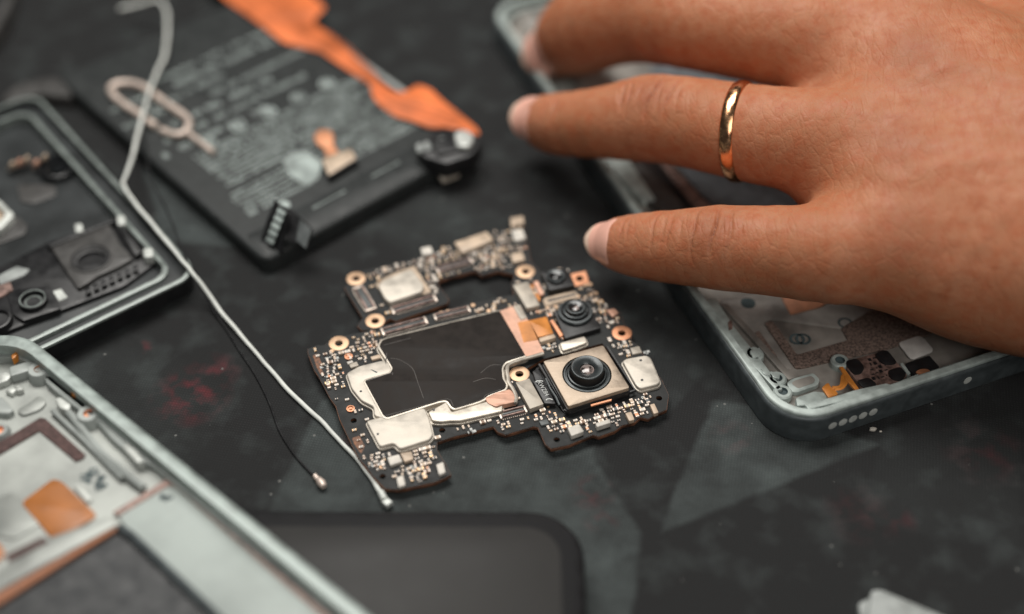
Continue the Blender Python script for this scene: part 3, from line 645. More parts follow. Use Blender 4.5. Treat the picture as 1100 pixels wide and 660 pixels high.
part('tray', cov, M_tray, lambda b: prism(b, LF.rr(5.0, 5.0, LW-5.0, 145.1, 3.6), 1.4, 2.4, 0, .1))
part('camera_deck', cov, M_blk, lambda b: prism(b, rnd(PL(zz(0,180,3.3,[(-60,380),(175,262),(400,190),(545,280),(560,330),(440,420),(180,520),(0,590),(-80,600)]), 3.4), 1.0), 2.3, 3.4, 0, .25))
c1 = P(*zz(0,180,3.3,[(322,325)])[0], 4.4)
brk = part('camera_bracket', cov, M_brk, lambda b: prism(b, rnd(PL(zz(0,180,3.3,[(180,282),(255,240),(340,215),(385,198),(410,240),(425,270),(472,322),(420,352),(345,385),(310,410),(275,428),(245,385)]), 4.4), .6), 3.3, 4.4, 0, .25, holes=[ringpoly(c1, 3.5, 32)]))
part('camera_hole', brk, [M_brk, M_blk], lambda b: lathe(b, (c1[0], c1[1], 0), [(4.6, 4.41), (4.5, 4.7), (4.2, 4.75), (4.0, 4.55, 1), (3.6, 4.5, 1), (3.45, 4.1), (2.9, 4.0, 1), (2.9, 2.6, 1), (0, 2.5, 1)], 36))
def f(b):
    for k in range(7): prism(b, PL(zz(0,180,3.3,[(300+k*28,430-k*13),(318+k*28,422-k*13),(322+k*28,440-k*13),(304+k*28,448-k*13)]), 4.4), 3.3, 4.4, 0, .1)
    prism(b, PL(zz(0,180,3.3,[(165,268),(405,180),(402,192),(178,282)]), 4.8), 3.3, 4.8, 0, .1)
    prism(b, PL(zz(0,180,3.3,[(405,190),(425,185),(500,300),(480,312)]), 4.8), 3.3, 4.8, 0, .1)
part('bracket_teeth', cov, M_blk, f)
c2 = P(*zz(0,180,3.3,[(118,475)])[0], 4.6)
hs = part('small_camera_holder', cov, M_blk, lambda b: (prism(b, rnd(PL(zz(0,180,3.3,[(25,450),(60,430),(180,420),(215,500),(80,545),(45,520)]), 4.2), .5), 3.3, 4.2, 0, .2), lathe(b, (c2[0], c2[1], 0), [(3.0, 4.1), (2.9, 5.3), (2.6, 5.4), (2.4, 5.2), (2.3, 4.3), (1.2, 4.25), (0, 4.2)], 28)))
part('holder_ring', hs, M_lrim, lambda b: (lathe(b, (c2[0], c2[1], 0), [(2.75, 5.40), (2.7, 5.5), (2.5, 5.5), (2.45, 5.4)], 28), lathe(b, (c2[0], c2[1], 0), [(1.8, 4.3), (1.75, 4.6), (1.5, 4.6), (1.45, 4.3)], 24)))
for q in ((262,200,290,225),(412,172,442,200),(506,288,540,315)):
    part('rubber_nub', cov, M_nubs, lambda b: prism(b, rnd(PL(zz(0,180,3.3,[(q[0],q[1]),(q[2],q[1]-4),(q[2]+4,q[3]),(q[0]+4,q[3]+4)]), 5.4), .5), 3.2, 5.4, 0, .3))
part('pale_pad', cov, M_nubs, lambda b: prism(b, PL(zz(0,180,3.3,[(188,440),(215,430),(240,460),(210,474)]), 3.6), 3.35, 3.6))
part('pale_strip', cov, M_greyp, lambda b: (prism(b, PL(zz(0,180,3.3,[(-10,385),(60,350),(105,362),(85,382),(0,415)]), 3.7), 3.42, 3.7, 0, .1)))
part('copper_mesh_pad', cov, M_rose, lambda b: prism(b, PL(zz(0,180,3.3,[(-20,425),(35,405),(45,435),(-10,465)]), 3.8), 3.42, 3.8))
c3 = P(*zz(0,180,3.3,[(-12,540)])[0], 4.6)
part('sensor_hole', cov, M_blk, lambda b: lathe(b, (c3[0], c3[1], 0), [(3.2, 3.3), (3.0, 4.8), (2.6, 4.9), (2.4, 4.2), (0, 4.1)], 24))
part('flash_frame', cov, M_nubs, lambda b: prism(b, rnd(PL(zz(0,180,3.3,[(-60,100),(-5,110),(52,165),(0,222),(-70,215)]), 4.6), 1.2), 2.3, 4.6, 0, .4, holes=[rnd(PL(zz(0,180,3.3,[(-50,125),(-5,135),(22,165),(-5,195),(-60,190)]), 4.6), 1.0)]))
part('flash_window', cov, M_tan, lambda b: prism(b, rnd(PL(zz(0,180,3.3,[(-50,125),(-5,135),(22,165),(-5,195),(-60,190)]), 3.4), 1.0), 2.3, 3.4, 0))
part('raised_panel', cov, M_brk, lambda b: (prism(b, rnd(PL(zz(0,180,3.3,[(-60,220),(60,170),(98,205),(90,235),(0,270),(-60,290)]), 2.8), 1), 2.3, 2.8, 0, .2), prism(b, rnd(PL(zz(0,180,3.3,[(60,60),(190,60),(205,95),(120,130),(70,120)]), 2.8), 1), 2.3, 2.8, 0, .2)))
for k, (x, y) in enumerate(((12,178),(20,175),(28,172),(38,176),(47,170))):
    part('contact_spring', cov, M_salm if k % 2 else M_tan, lambda b: tube(b, catmull([P(x-2, y+4, 3), P(x, y, 5.2), P(x+2, y-3, 5.4), P(x+3, y+2, 3.4)], 4), .45, 6))
c4 = P(62, 178, 4)
part('lens_ring', cov, M_blkg, lambda b: lathe(b, (c4[0], c4[1], 0), [(4.6, 2.4), (4.5, 4.0), (4.0, 4.1), (3.8, 3.4), (2.4, 3.3), (2.2, 3.9), (1.9, 3.9), (1.8, 3.1), (0, 3.1)], 32))
# dark lump behind the cover
lump = thing('dark_casing', 'dark grey rounded plastic casing behind the upper edge of the black camera cover', 'casing', P(42, 98, 0))
part('shell', lump, M_brk, lambda b: prism(b, rnd(PL([(2,104),(14,92),(40,84),(64,82),(74,92),(78,104),(60,103),(40,100),(20,106),(4,116)], 3.8), 1.5), .2, 3.8, 0, .8, bseg=4))
# corner gadget upper left
cg = thing('grey_phone_shell', 'blurred pale grey shell corner in the upper left corner of the picture', 'phone shell', P(-10, 10, 0))
part('shell', cg, M_brk, lambda b: prism(b, rnd(PL([(-80,-60),(24,-70),(12,4),(-6,36),(-80,60)], 6), 3), .2, 6, 0, .8, bseg=3))
part('face_plate', cg, M_blk, lambda b: prism(b, rnd(PL([(-80,-60),(14,-66),(3,2),(-12,30),(-80,56)], 6.2), 2), 5.8, 6.2, 0, .2))
# ================================================================== BOTTOM PHONE (dark screen)
pz = 7.6
PF = Fr((626, 547), (300, 546), pz)
if (Vector(P2(640, 650, pz))-PF.o).dot(PF.y) < 0: PF.y = -PF.y
ph = thing('dark_phone', 'black phone lying face up with a dull dark screen at the bottom of the picture', 'phone', (*P2(450, 640, 0), 0))
part('body', ph, mat('phone_black', (.012,.012,.013), .5, 0, .25), lambda b: prism(b, PF.rr(0, 0, 71, 150, 10, 12), .3, pz, 0, 1.6, bseg=5))
part('bezel', ph, mat('bezel_black', (.008,.008,.009), .55, 0, .2), lambda b: prism(b, PF.rr(1.3, 1.3, 69.7, 148.7, 9, 12), pz-.4, pz+.25, 0, .2))
part('screen', ph, M_screen, lambda b: prism(b, PF.rr(4.2, 4.2, 66.8, 145, 6.5, 12), pz-.2, pz+.33, 0, .05))
# ================================================================== FRONT LEFT FRAME
fz0 = 8.2; fz1 = fz0+7.6
FF = Fr((6, 339.6), (394, 655), fz1)
if (Vector(P2(0, 500, fz1))-FF.o).dot(FF.y) < 0: FF.y = -FF.y
fr = thing('phone_midframe', 'silver grey phone frame with amber film pad and dark battery bay, front left', 'phone frame', (*P2(120, 560, 0), fz0))
ff = fz0+3.4
inn = FF.rr(2.7, 2.7, 159, 74, 10)
part('side_band', fr, mat('front_rim', (.31,.36,.34), .42, .15, bump=.05), lambda b: prism(b, FF.rr(0, 0, 164, 77, 11, 14), fz0, fz1, 0, 1.3, bseg=5, holes=[inn]))
part('inner_lip', fr, M_floor2, lambda b: prism(b, offset(inn, .2), fz0+.5, fz1-2.6, 0, .1, holes=[FF.rr(4.2, 3.4, 157.5, 73, 8)]))
part('floor', fr, M_floor, lambda b: prism(b, offset(inn, .05), fz0+.2, ff, 0))
def q8(pts): return zz(0,350,2.13,pts)
def qa(pts): return zz(0,360,4.715,pts)
def qb(pts): return zz(0,500,4.125,pts)
part('long_rib', fr, M_floor2, lambda b: (tube(b, [P(*p_, ff+1.0) for p_ in q8([(150,190),(230,290),(300,350),(330,372)])], .7, 8), tube(b, [P(*p_, ff+.8) for p_ in q8([(120,195),(200,270),(280,350)])], .5, 8)))
part('brown_gasket', fr, M_tape2, lambda b: prism(b, PL(qa([(-260,730),(-20,560),(205,425),(230,428),(435,612),(420,632),(385,645),(200,490),(0,610),(-240,780)]), ff), ff+.01, ff+.35))
part('amber_film', fr, M_kap, lambda b: prism(b, rnd(PL(qb([(92,165),(235,58),(275,72),(425,215),(415,232),(250,332),(232,325)]), ff+.4), 1.0), ff+.01, ff+.4, 0, .1))
part('amber_film', fr, M_kap, lambda b: prism(b, rnd(PL(qb([(-120,300),(-10,335),(25,385),(0,425),(-100,440)]), ff+.4), 1.0), ff+.01, ff+.4, 0, .1))
part('cross_bar', fr, M_floor, lambda b: prism(b, PL(qb([(-140,560),(170,335),(480,225),(520,262),(200,440),(-120,620)]), ff+1.6), ff, ff+1.6, 0, .4))
part('cross_slot', fr, M_tape2, lambda b: prism(b, PL(qb([(20,400),(190,318),(215,338),(40,430)]), ff+1.7), ff+1.62, ff+1.7))
part('copper_strip', fr, mat('dark_copper', (.23,.085,.035), .45, .2), lambda b: prism(b, PL(qb([(-140,640),(0,560),(300,370),(500,245),(525,280),(300,420),(0,612),(-140,700)]), ff+1.2), ff, ff+1.2))
part('battery_bay', fr, M_bay, lambda b: prism(b, PL(qb([(-200,740),(0,612),(300,418),(530,268),(560,290),(980,690),(1300,1000),(-200,1000)]), ff+.4), ff+.01, ff+.4))
part('bay_wall', fr, M_band, lambda b: tube(b, [P(*p_, ff+.9) for p_ in qb([(530,275),(580,310),(830,545),(1300,1000)])], .8, 8))
part('pale_film', fr, M_pale, lambda b: prism(b, rnd(PL(q8([(268,430),(385,365),(400,368),(720,650),(900,810),(600,810),(490,650),(290,465)]), ff+.7), 1), ff+.05, ff+.7, 0, .1))
part('taupe_edge', fr, M_rose, lambda b: prism(b, PL(q8([(258,427),(395,343),(415,350),(770,650),(950,810),(900,810),(720,650),(402,370),(388,364),(272,434)]), ff+.9), ff+.3, ff+.9))
def boss(x, y, r=1.9, h=2.2):
    c_ = P(x, y, ff+h); b = MB(); lathe(b, (c_[0], c_[1], 0), [(r+.5, ff), (r+.3, ff+h-.5), (r, ff+h), (.9, ff+h), (.8, ff+h-.6, 1), (0, ff+h-.7, 1)], 20)
    build('screw_boss', b, [M_floor2, M_cop], fr)
boss(*qa([(195,172)])[0]); boss(*qa([(445,395)])[0]); boss(*qa([(-5,480)])[0], 1.5, 1.2)
def blk(pix, h, m=M_floor2, r=.5, name='rib_block'): part(name, fr, m, lambda b: prism(b, rnd(PL(pix, ff+h), r), ff, ff+h, 0, min(.35, h*.4)))
blk(qa([(45,160),(160,125),(270,150),(300,180),(250,195),(150,180),(50,210)]), 1.9)
blk(qa([(220,200),(260,205),(350,280),(440,350),(510,385),(480,430),(400,380),(310,310),(230,240)]), 1.6)
blk(qa([(480,430),(520,420),(600,490),(700,570),(780,630),(760,660),(650,600),(560,520)]), 1.7)
blk(qa([(275,320),(305,310),(360,350),(345,385),(300,370)]), 1.9, M_nubs)
blk(qa([(-30,200),(30,185),(60,200),(40,230),(-20,250)]), 1.4, M_nubs)
blk(qa([(20,280),(60,262),(90,270),(60,300)]), 1.0, M_nubs)
blk(qa([(70,250),(110,255),(120,275),(80,285)]), 1.2, M_nubs)
blk(qa([(-60,330),(10,310),(70,380),(40,400),(-60,390)]), 1.3)
blk(qa([(80,380),(150,340),(200,300),(240,340),(200,380),(110,410)]), .5, M_floor, 1.5)
blk(qa([(300,220),(330,210),(350,235),(325,245)]), 2.1)
blk(qa([(615,560),(650,540),(700,580),(730,640),(690,650)]), 2.0, M_nubs)
blk(qb([(320,90),(345,82),(410,145),(385,165)]), .7, M_nubs)
blk(qb([(-60,160),(60,120),(90,160),(180,260),(60,330),(-60,300)]), .25, M_floor, 1.0)
for pts, z_ in ((qa([(55,100),(85,80),(90,100),(60,125)]), ff+2.6), (qa([(358,290),(378,240),(395,240),(412,275),(385,305),(362,300)]), ff+2.4), (qa([(805,650),(828,615),(850,640),(845,665)]), ff+2.2)):
    part('orange_contact', fr, M_flex2, lambda b: prism(b, rnd(PL(pts, z_), .4), ff+1, z_, 0, .2))
def f(b):
    for k in range(16):
        x, y = 395+random.gauss(0, 22)+k*4, 40+random.gauss(0, 12)+k*3
        box(b, P2(*qb([(x, y)])[0], ff), random.uniform(.5, 2.2), random.uniform(.3, 1.0), ff+.003+k*.001, ff+.01+k*.002, random.random()*3)
    for k in range(4): box(b, P2(*qb([(715+k*12, 140+8*(k % 2))])[0], ff+.7), .5, 1.4, ff+.703, ff+.72, k*.7)
part('blue_marks', fr, M_blue, f)
def f(b):
    for (a, c_) in (((235,25),(265,32)), ((270,75),(285,95)), ((110,65),(125,110)), ((160,430),(175,470))): tube(b, [P(*p_, fz1+.02) for p_ in qa([a, c_])], .18, 6)
# ================================================================== RIGHT FRAME (under the hand)
rz = 7.4
RF = Fr((846, 461), (527, 15), rz)
if (Vector(P2(1000, 415, rz))-RF.o).dot(RF.y) < 0: RF.y = -RF.y
print('R corner check', RF.loc(P2(1067, 389+2, rz)), 'should be ~0 x')
M_rfl = mat('warm_alloy', (.23,.215,.195), .5, .3, var=.35, vs=120, bump=.15, bs=300); M_rfl2 = mat('warm_alloy_pale', (.27,.255,.235), .5, .2, var=.3, vs=130, bump=.1, bs=400)
rf = thing('phone_midframe', 'slate sided phone frame with a row of speaker holes, lying under the hand', 'phone frame', (*P2(850, 300, 0), 0))
ri = RF.rr(2.1, 2.1, 156.5, 73, 7.6, 12); rfl = 3.6
part('side_band', rf, M_band, lambda b: prism(b, RF.rr(0, 0, 159, 75, 9.5, 16), .3, rz-.7, 0, .9, bseg=4, holes=[ri]))
part('rim', rf, M_rim, lambda b: prism(b, RF.rr(.55, .55, 158.4, 74.4, 9, 16), rz-1.4, rz, 0, .5, bseg=3, holes=[ri]))
part('inner_lip', rf, M_rim, lambda b: prism(b, offset(ri, .1), .8, rz-1.9, 0, .1, holes=[RF.rr(3.6, 3.2, 155, 71.5, 7)]))
part('floor', rf, M_rfl, lambda b: prism(b, offset(ri, .02), .4, rfl, 0))
def q3(pts): return zz(700,280,2.75,pts)
def qc(pts): return zz(850,350,6.47,pts)
def rp(name, pix, z0, z1, m, r=.4, bev=.1, **k): return part(name, rf, m, lambda b: prism(b, rnd(PL(pix, z1), r), z0, z1, 0, bev), **k)
rp('foam_gasket', q3([(333,185),(352,175),(375,200),(430,278),(580,235),(560,200),(640,150),(800,130),(830,215),(700,260),(440,318),(425,318)]), rfl+.01, rfl+.4, M_tape, .5)
rp('floor_panel', q3([(200,115),(330,95),(560,120),(640,150),(560,200),(350,172),(330,185),(420,320),(380,320),(280,220)]), rfl+.01, rfl+.2, M_rfl2, .8, label='paler stepped panel')
rp('floor_rib', q3([(205,130),(222,125),(425,345),(405,352)]), rfl+.02, rfl+.9, M_rfl, .3)
rp('dark_slot', q3([(300,215),(318,208),(372,285),(350,292)]), rfl+.21, rfl+.28, M_tape, .2, 0)
rp('orange_film', q3([(380,100),(420,92),(525,120),(500,135),(410,158)]), rfl+.25, rfl+.6, mat('faded_orange', (.46,.20,.11), .5), .6)
rp('corner_pocket', q3([(398,360),(415,348),(478,330),(498,350),(492,368),(430,390),(412,388)]), rfl, rfl+1.0, M_rim, .6, .3)
rp('corner_pocket_floor', q3([(412,362),(424,354),(472,340),(484,352),(478,362),(432,378)]), rfl+1.0, rfl+1.06, M_rfl, .5, 0)
rp('corner_block', q3([(425,405),(480,385),(520,390),(540,402),(470,428),(430,430)]), rfl, rfl+1.2, M_rim, .4, .3)
rp('left_ledge', q3([(150,115),(190,110),(240,190),(330,300),(390,380),(370,385),(290,300),(200,190)]), rfl, rfl+1.5, M_rim, .6, .3)
for x, y in q3([(557,293),(305,272),(372,345),(388,385)]):
    c_ = P(x, y, rfl+1.6); b = MB(); lathe(b, (c_[0], c_[1], 0), [(2.0, rfl), (1.9, rfl+1.2), (1.6, rfl+1.5), (1.0, rfl+1.5), (.85, rfl+.9, 1), (0, rfl+.8, 1)], 20); build('screw_boss', b, [M_rim, M_blue], rf)
for q in ([(320,318),(345,325),(355,345),(330,335)], [(350,325),(380,335),(378,350),(358,345)], [(290,265),(320,255),(325,280),(300,290)], [(225,180),(238,175),(240,200),(228,205)], [(500,415),(560,398),(560,408),(505,425)]):
    rp('edge_clip', q3(q), rfl, rfl+1.7, M_rim if q[0][0] > 240 else M_rose, .3, .2)
rose = rp('loudspeaker_plate', qc([(372,262),(470,222),(585,190),(640,168),(720,240),(810,335),(770,380),(700,410),(600,425),(500,440),(390,300)]), rfl, rfl+1.3, M_rose, .3)
for q in ([(385,240),(460,225),(512,285),(490,330),(440,340),(378,270)], [(580,195),(630,168),(672,172),(738,255),(700,270),(640,265),(600,230)], [(672,310),(760,282),(805,335),(765,380),(715,378),(680,350)], [(452,380),(540,358),(600,405),(560,425),(505,435)]):
    build('black_pad', (lambda b: (prism(b, rnd(PL(qc(q), rfl+1.6), .8), rfl+1.31, rfl+1.6, 0, .1), b)[1])(MB()), M_blk, rose)
def f(b):
    for k in range(20):
        i, j = k % 5, k//5
        box(b, P2(*qc([(548+j*30+i*6+random.uniform(-4, 4), 235+i*34-j*9+random.uniform(-4, 4))])[0], rfl+1.3), random.choice((.3, .7)), random.choice((.3, .8)), rfl+1.304, rfl+1.32, .3)
build('plate_markings', (lambda b: (f(b), b)[1])(MB()), M_blk, rose)
def f(b):
    prism(b, rnd(PL(qc([(212,430),(245,400),(262,398),(272,420),(320,462),(325,478),(262,502),(250,485)]), rfl+1.8), .3), rfl+1.4, rfl+1.8, 0, .1)
    for w_ in ([(285,430),(340,425),(355,395),(360,350),(385,345)], [(300,442),(350,432),(378,395),(380,370),(395,355)]): tube(b, catmull([P(*p_, rfl+1.8) for p_ in qc(w_)], 4), .42, 6, flat=.4)
    prism(b, PL(qc([(335,285),(360,282),(480,450),(462,462),(385,380)]), rfl+2.0), rfl+1.5, rfl+2.0, 0, .1)
part('contact_flex', rf, M_flex2, f)
rp('black_socket', qc([(785,265),(960,205),(1035,290),(900,345),(850,338)]), rfl, rfl+1.0, M_blk, .5)
rp('socket_copper', qc([(860,320),(900,298),(950,300),(975,322),(905,345)]), rfl+1.0, rfl+1.3, M_cop, .5)
rp('side_wedge', qc([(755,262),(775,255),(830,330),(812,345)]), rfl, rfl+1.6, M_rim, .2)
rp('blank_sticker', qc([(742,118),(880,70),(915,80),(985,160),(980,180),(850,232),(825,225)]), rfl+.5, rfl+.75, M_stick, .8, label='small white square sticker')
rp('rim_step', qc([(95,545),(300,492),(450,445),(660,400),(690,410),(880,335),(900,350),(560,478),(120,580)]), rfl+.5, rz-.6, M_rim, .2)
def f(b):
    for x, y in q3([(285,126)]): lathe(b, P(x, y, rfl+.21), [(0,.02),(1.6,.02),(1.6,0)], 16)
    for x, y in q3([(430,232),(448,232),(572,185)]): lathe(b, P(x, y, rfl+.21), [(1.6,0),(1.6,.03),(1.1,.03),(1.1,0)], 16)
part('ink_marks', rf, M_blue, f)
# inner details further up the frame, between the fingers
rp('black_gap', [(640,175),(704,172),(760,232),(842,300),(820,310),(735,232)], rfl+.3, rfl+.7, M_blk, .3)
rp('ribbed_strip', [(652,180),(690,176),(735,222),(718,228),(700,222)], rfl+.7, rfl+1.5, M_brk, .5)
rp('battery_lid', [(700,120),(722,172),(770,226),(860,320),(980,300),(900,140),(800,70),(700,60)], rfl+.4, rfl+1.3, mat('slate_lid', (.12,.13,.14), .5, .3), .5)
rp('lid_edge', [(706,172),(716,171),(768,226),(752,229)], rfl+1.0, rfl+1.6, M_rose, .3)
rp('frame_gloss_bar', [(596,90),(612,84),(668,160),(705,214),(690,216),(650,175)], rfl+.2, rfl+2.0, M_rim, .6, .5)
rp('frame_insert', [(545,5),(590,-10),(640,60),(700,130),(690,150),(640,110)], rfl+.1, rfl+1.2, M_rfl2, .8, .4)
# speaker holes on the near side
for x in (905, 916, 927, 938, 949, 1053):
    # on the lower side face, walk along the frame's y axis
    y = {905:453,916:449,927:445.5,938:442,949:438,1053:405}[x]+2
    zc = 3.7; best = RF.loc(P2(x, y, zc))[1]
    # intersect sight line with the wall plane by sliding height
    lo, hi = 0.5, 7
    for _ in range(30):
        m_ = (lo+hi)/2
        if RF.loc(P2(x, y, m_))[0] > 0: hi = m_
        else: lo = m_
    # build all at one height
    t = RF.loc(P2(x, y, m_))[1]; c_ = RF.w(-.02, t); nx = -RF.x; ty = RF.y
    b = MB(); vs = []; K = 16
    for ring, (r_, d_) in enumerate(((.95, 0), (.95, .06), (.8, .1))):
        for k in range(K):
            a = 2*math.pi*k/K; vs.append((c_[0]+nx.x*d_+ty.x*r_*math.cos(a), c_[1]+nx.y*d_+ty.y*r_*math.cos(a), 3.6+r_*math.sin(a)))
    fs = [(r_*K+k, r_*K+(k+1) % K, (r_+1)*K+(k+1) % K, (r_+1)*K+k) for r_ in range(2) for k in range(K)]+[tuple(range(2*K, 3*K))]
    b.add(vs, fs); build('speaker_hole', b, M_nubs, rf, recalc=True)
# ================================================================== small loose bits
bs = thing('plastic_strip', 'pale grey plastic strip with a stepped end at the bottom right edge', 'plastic strip', P(970, 655, 0))
part('bar', bs, M_greyp, lambda b: prism(b, rnd(PL([(936,633),(948,633),(1030,668),(1010,700),(930,672)], 3), .8), .2, 3, 0, .5))
part('foot', bs, M_greyp, lambda b: prism(b, rnd(PL([(922,648),(934,642),(944,655),(926,668)], 1.6), .4), .1, 1.6, 0, .3))
for (x, y, s, lb) in ((937.5,462,.95,'larger white plastic crumb on the mat below the speaker holes'), (946,464,.4,'tiny white crumb just right of the larger crumb below the speaker holes')):
    b = MB(); prism(b, rnd([(P2(x, y, 0)[0]+s*dx, P2(x, y, 0)[1]+s*dy) for dx, dy in ((-.8,-.3),(.3,-.45),(.85,.1),(.2,.45),(-.6,.3))], .2), .02, .5*s, 0, .1)
    o = build('plastic_crumb', b, M_wht, loc=P(x, y, 0)); o['label'] = lb; o['category'] = 'crumb'; o['group'] = 'white crumbs on the mat'
# ================================================================== HAND
def J(x, y, z, hw):
    p = P(x, y, z); return np.array([*p, hw*depth(p)/FPX])
ring_f = [J(580,131,12,24), J(592,133,14,30), J(612,134,17,33), J(650,132,21,37.5), J(690,128,24,44.5), J(712,128,26,45.5), J(752,134,28,47), J(795,142,30,49.5), J(850,150,32,53), J(905,152,34,56), J(962,150,34,58)]
litl_f = [J(660,262,11,24), J(670,263,12.5,28), J(688,264,14.5,33), J(720,265,17,38), J(765,266,20,43), J(792,268,21,44), J(840,270,23,48), J(900,272,26,54), J(965,266,27,60)]
midl_f = [J(597,54,10,27), J(607,46,13,35), J(626,34,19,45), J(655,22,26,48), J(690,16,31,50), J(740,22,36,50.5), J(800,30,38,54), J(870,40,40,57), J(985,48,40,62)]
indx_f = [J(632,-95,8,20), J(648,-88,12,32), J(690,-92,20,42), J(740,-92,28,46), J(800,-84,34,50), J(880,-66,39,55), J(990,-50,40,60)]
thmb_f = [J(800,-185,10,22), J(830,-185,13,36), J(880,-190,17,46), J(950,-170,20,50), J(1040,-120,24,60), J(1140,-20,28,72)]
def lerp4(a, b, t): return a*(1-t)+b*t
meta = [
  [J(965,260,27,56), J(1010,276,26,64), J(1060,288,25,72), J(1130,292,27,84), J(1230,290,34,96)],
  [J(962,150,34,60), J(1040,180,34,74), J(1130,220,34,86), J(1230,250,36,98)],
  [J(985,48,40,62), J(1050,95,38,72), J(1130,160,36,86), J(1230,210,37,98)],
  [J(990,-50,40,56), J(1060,22,36,50), J(1130,90,35,76), J(1230,170,37,96)],
  [J(888,207,25,26), J(925,208,28,44), J(965,208,31,56), J(1020,225,31,72), J(1100,255,31,80)],
  [J(880,93,34,26), J(920,95,35,44), J(970,98,37,57), J(1030,125,36,70), J(1100,170,35,80)],
  [J(1060,-70,28,60), J(1140,-20,28,64), J(1200,110,33,90)],
  [J(1230,230,37,104), J(1330,260,40,112), J(1480,310,46,124), J(1650,360,54,134)]]
fingers = [ring_f, litl_f, midl_f, indx_f, thmb_f]
def seg_sd(Pn, a, b):
    ab = b[:3]-a[:3]; t = np.clip(((Pn-a[:3].astype(Pn.dtype))@ab.astype(Pn.dtype))/(ab@ab), 0, 1)
    d = Pn-(a[:3]+t[..., None]*ab).astype(Pn.dtype)
    return np.sqrt((d*d).sum(-1))-(a[3]+t*(b[3]-a[3]))
def smin(a, b, k):
    h = np.maximum(k-np.abs(a-b), 0)/k; return np.minimum(a, b)-h*h*k*.25
def subdiv(ch):
    pts = catmull4(ch); return pts
def catmull4(ch, k=2):
    out = []
    for i in range(len(ch)-1):
        a = ch[i-1] if i else ch[0]; b, c_ = ch[i], ch[i+1]; d = ch[i+2] if i+2 < len(ch) else c_
        for j in range(k):
            t = j/k; out.append(.5*((2*b)+(c_-a)*t+(2*a-5*b+4*c_-d)*t*t+(3*b-a-3*c_+d)*t**3))
    out.append(ch[-1]); return out
fingers_s = [catmull4(f_) for f_ in fingers]
# knuckle bumps: centre, radius
def sdf(Pn):
    groups = []
    for ch in fingers_s:
        d = None
        for i in range(len(ch)-1):
            e = seg_sd(Pn, ch[i], ch[i+1]); d = e if d is None else smin(d, e, 1.2)
        groups.append(d)
    g = None
    for d in groups: g = d if g is None else smin(g, d, 2.2)
    m = None
    for ch in meta:
        for i in range(len(ch)-1):
            e = seg_sd(Pn, ch[i], ch[i+1]); m = e if m is None else smin(m, e, 8)
    r = smin(g, m, 6)
    # flatten palm side
    return r
def surface_nets(lo, hi, h):
    ax = [np.arange(lo[i], hi[i]+h, h, dtype=np.float32) for i in range(3)]
    nx, ny, nz_ = map(len, ax); F = np.empty((nx, ny, nz_), np.float32)
    B = 8
    blocks = [(i0, j0, k0) for i0 in range(0, nx, B) for j0 in range(0, ny, B) for k0 in range(0, nz_, B)]
    ctr = np.array([[ax[0][0]+(i0+B/2)*h, ax[1][0]+(j0+B/2)*h, ax[2][0]+(k0+B/2)*h] for i0, j0, k0 in blocks]); dc = sdf(ctr)
    near = []
    for (i0, j0, k0), d in zip(blocks, dc):
        if abs(d) > B*h*.87+3.5: F[i0:i0+B, j0:j0+B, k0:k0+B] = d
        else: near.append((i0, j0, k0))
    for i0, j0, k0 in near:
        G = np.stack(np.meshgrid(ax[0][i0:i0+B], ax[1][j0:j0+B], ax[2][k0:k0+B], indexing='ij'), -1); F[i0:i0+B, j0:j0+B, k0:k0+B] = sdf(G)
    ins = F < 0
    c = np.zeros((nx-1, ny-1, nz_-1), np.int8)
    sl = lambda o, n_: slice(o, n_-1+o)
    for a in (0, 1):
        for b in (0, 1):
            for d in (0, 1): c += ins[sl(a, nx), sl(b, ny), sl(d, nz_)]
    act = (c > 0) & (c < 8); idx = -np.ones(act.shape, np.int64); cells = np.argwhere(act); idx[act] = np.arange(len(cells))
    acc = np.zeros((len(cells), 3)); cnt = np.zeros(len(cells))
    i, j, k = cells.T
    for axis in range(3):
        o1, o2 = [q for q in range(3) if q != axis]
        for a in (0, 1):
            for b in (0, 1):
                off = [0, 0, 0]; off[o1] = a; off[o2] = b; off2 = list(off); off2[axis] = 1
                f0 = F[i+off[0], j+off[1], k+off[2]]; f1 = F[i+off2[0], j+off2[1], k+off2[2]]
                s = (f0 < 0) != (f1 < 0); t = np.where(s, f0/np.where(s, f0-f1, 1), 0)
                p = np.tile(np.array(off, float), (len(cells), 1)); p[:, axis] = t
                acc[s] += p[s]; cnt[s] += 1
    V_ = (acc/cnt[:, None]+cells)*h+np.array([ax[0][0], ax[1][0], ax[2][0]])
    faces = []
    for axis in range(3):
        o1, o2 = (axis+1) % 3, (axis+2) % 3
        shp = [nx, ny, nz_]; s0 = [slice(None)]*3; s1 = [slice(None)]*3; s0[axis] = slice(0, -1); s1[axis] = slice(1, None)
        A, B_ = ins[tuple(s0)], ins[tuple(s1)]; e = np.argwhere(A != B_)
        ok = (e[:, o1] > 0) & (e[:, o2] > 0) & (e[:, o1] < shp[o1]-1) & (e[:, o2] < shp[o2]-1); e = e[ok]
        q = []
        for a, b in ((-1, -1), (0, -1), (0, 0), (-1, 0)):
            g = e.copy(); g[:, o1] += a; g[:, o2] += b; q.append(idx[g[:, 0], g[:, 1], g[:, 2]])
        q = np.stack(q, 1); fl = A[e[:, 0], e[:, 1], e[:, 2]]; q[~fl] = q[~fl][:, ::-1]; faces.append(q)
    return V_, np.concatenate(faces)
allp = np.array([p for f_ in fingers_s for p in f_]+[p for f_ in meta for p in f_])
lo = (allp[:, :3]-allp[:, 3:]-2).min(0); hi = (allp[:, :3]+allp[:, 3:]+2).max(0)
HV, HFc = surface_nets(lo, hi, .85)
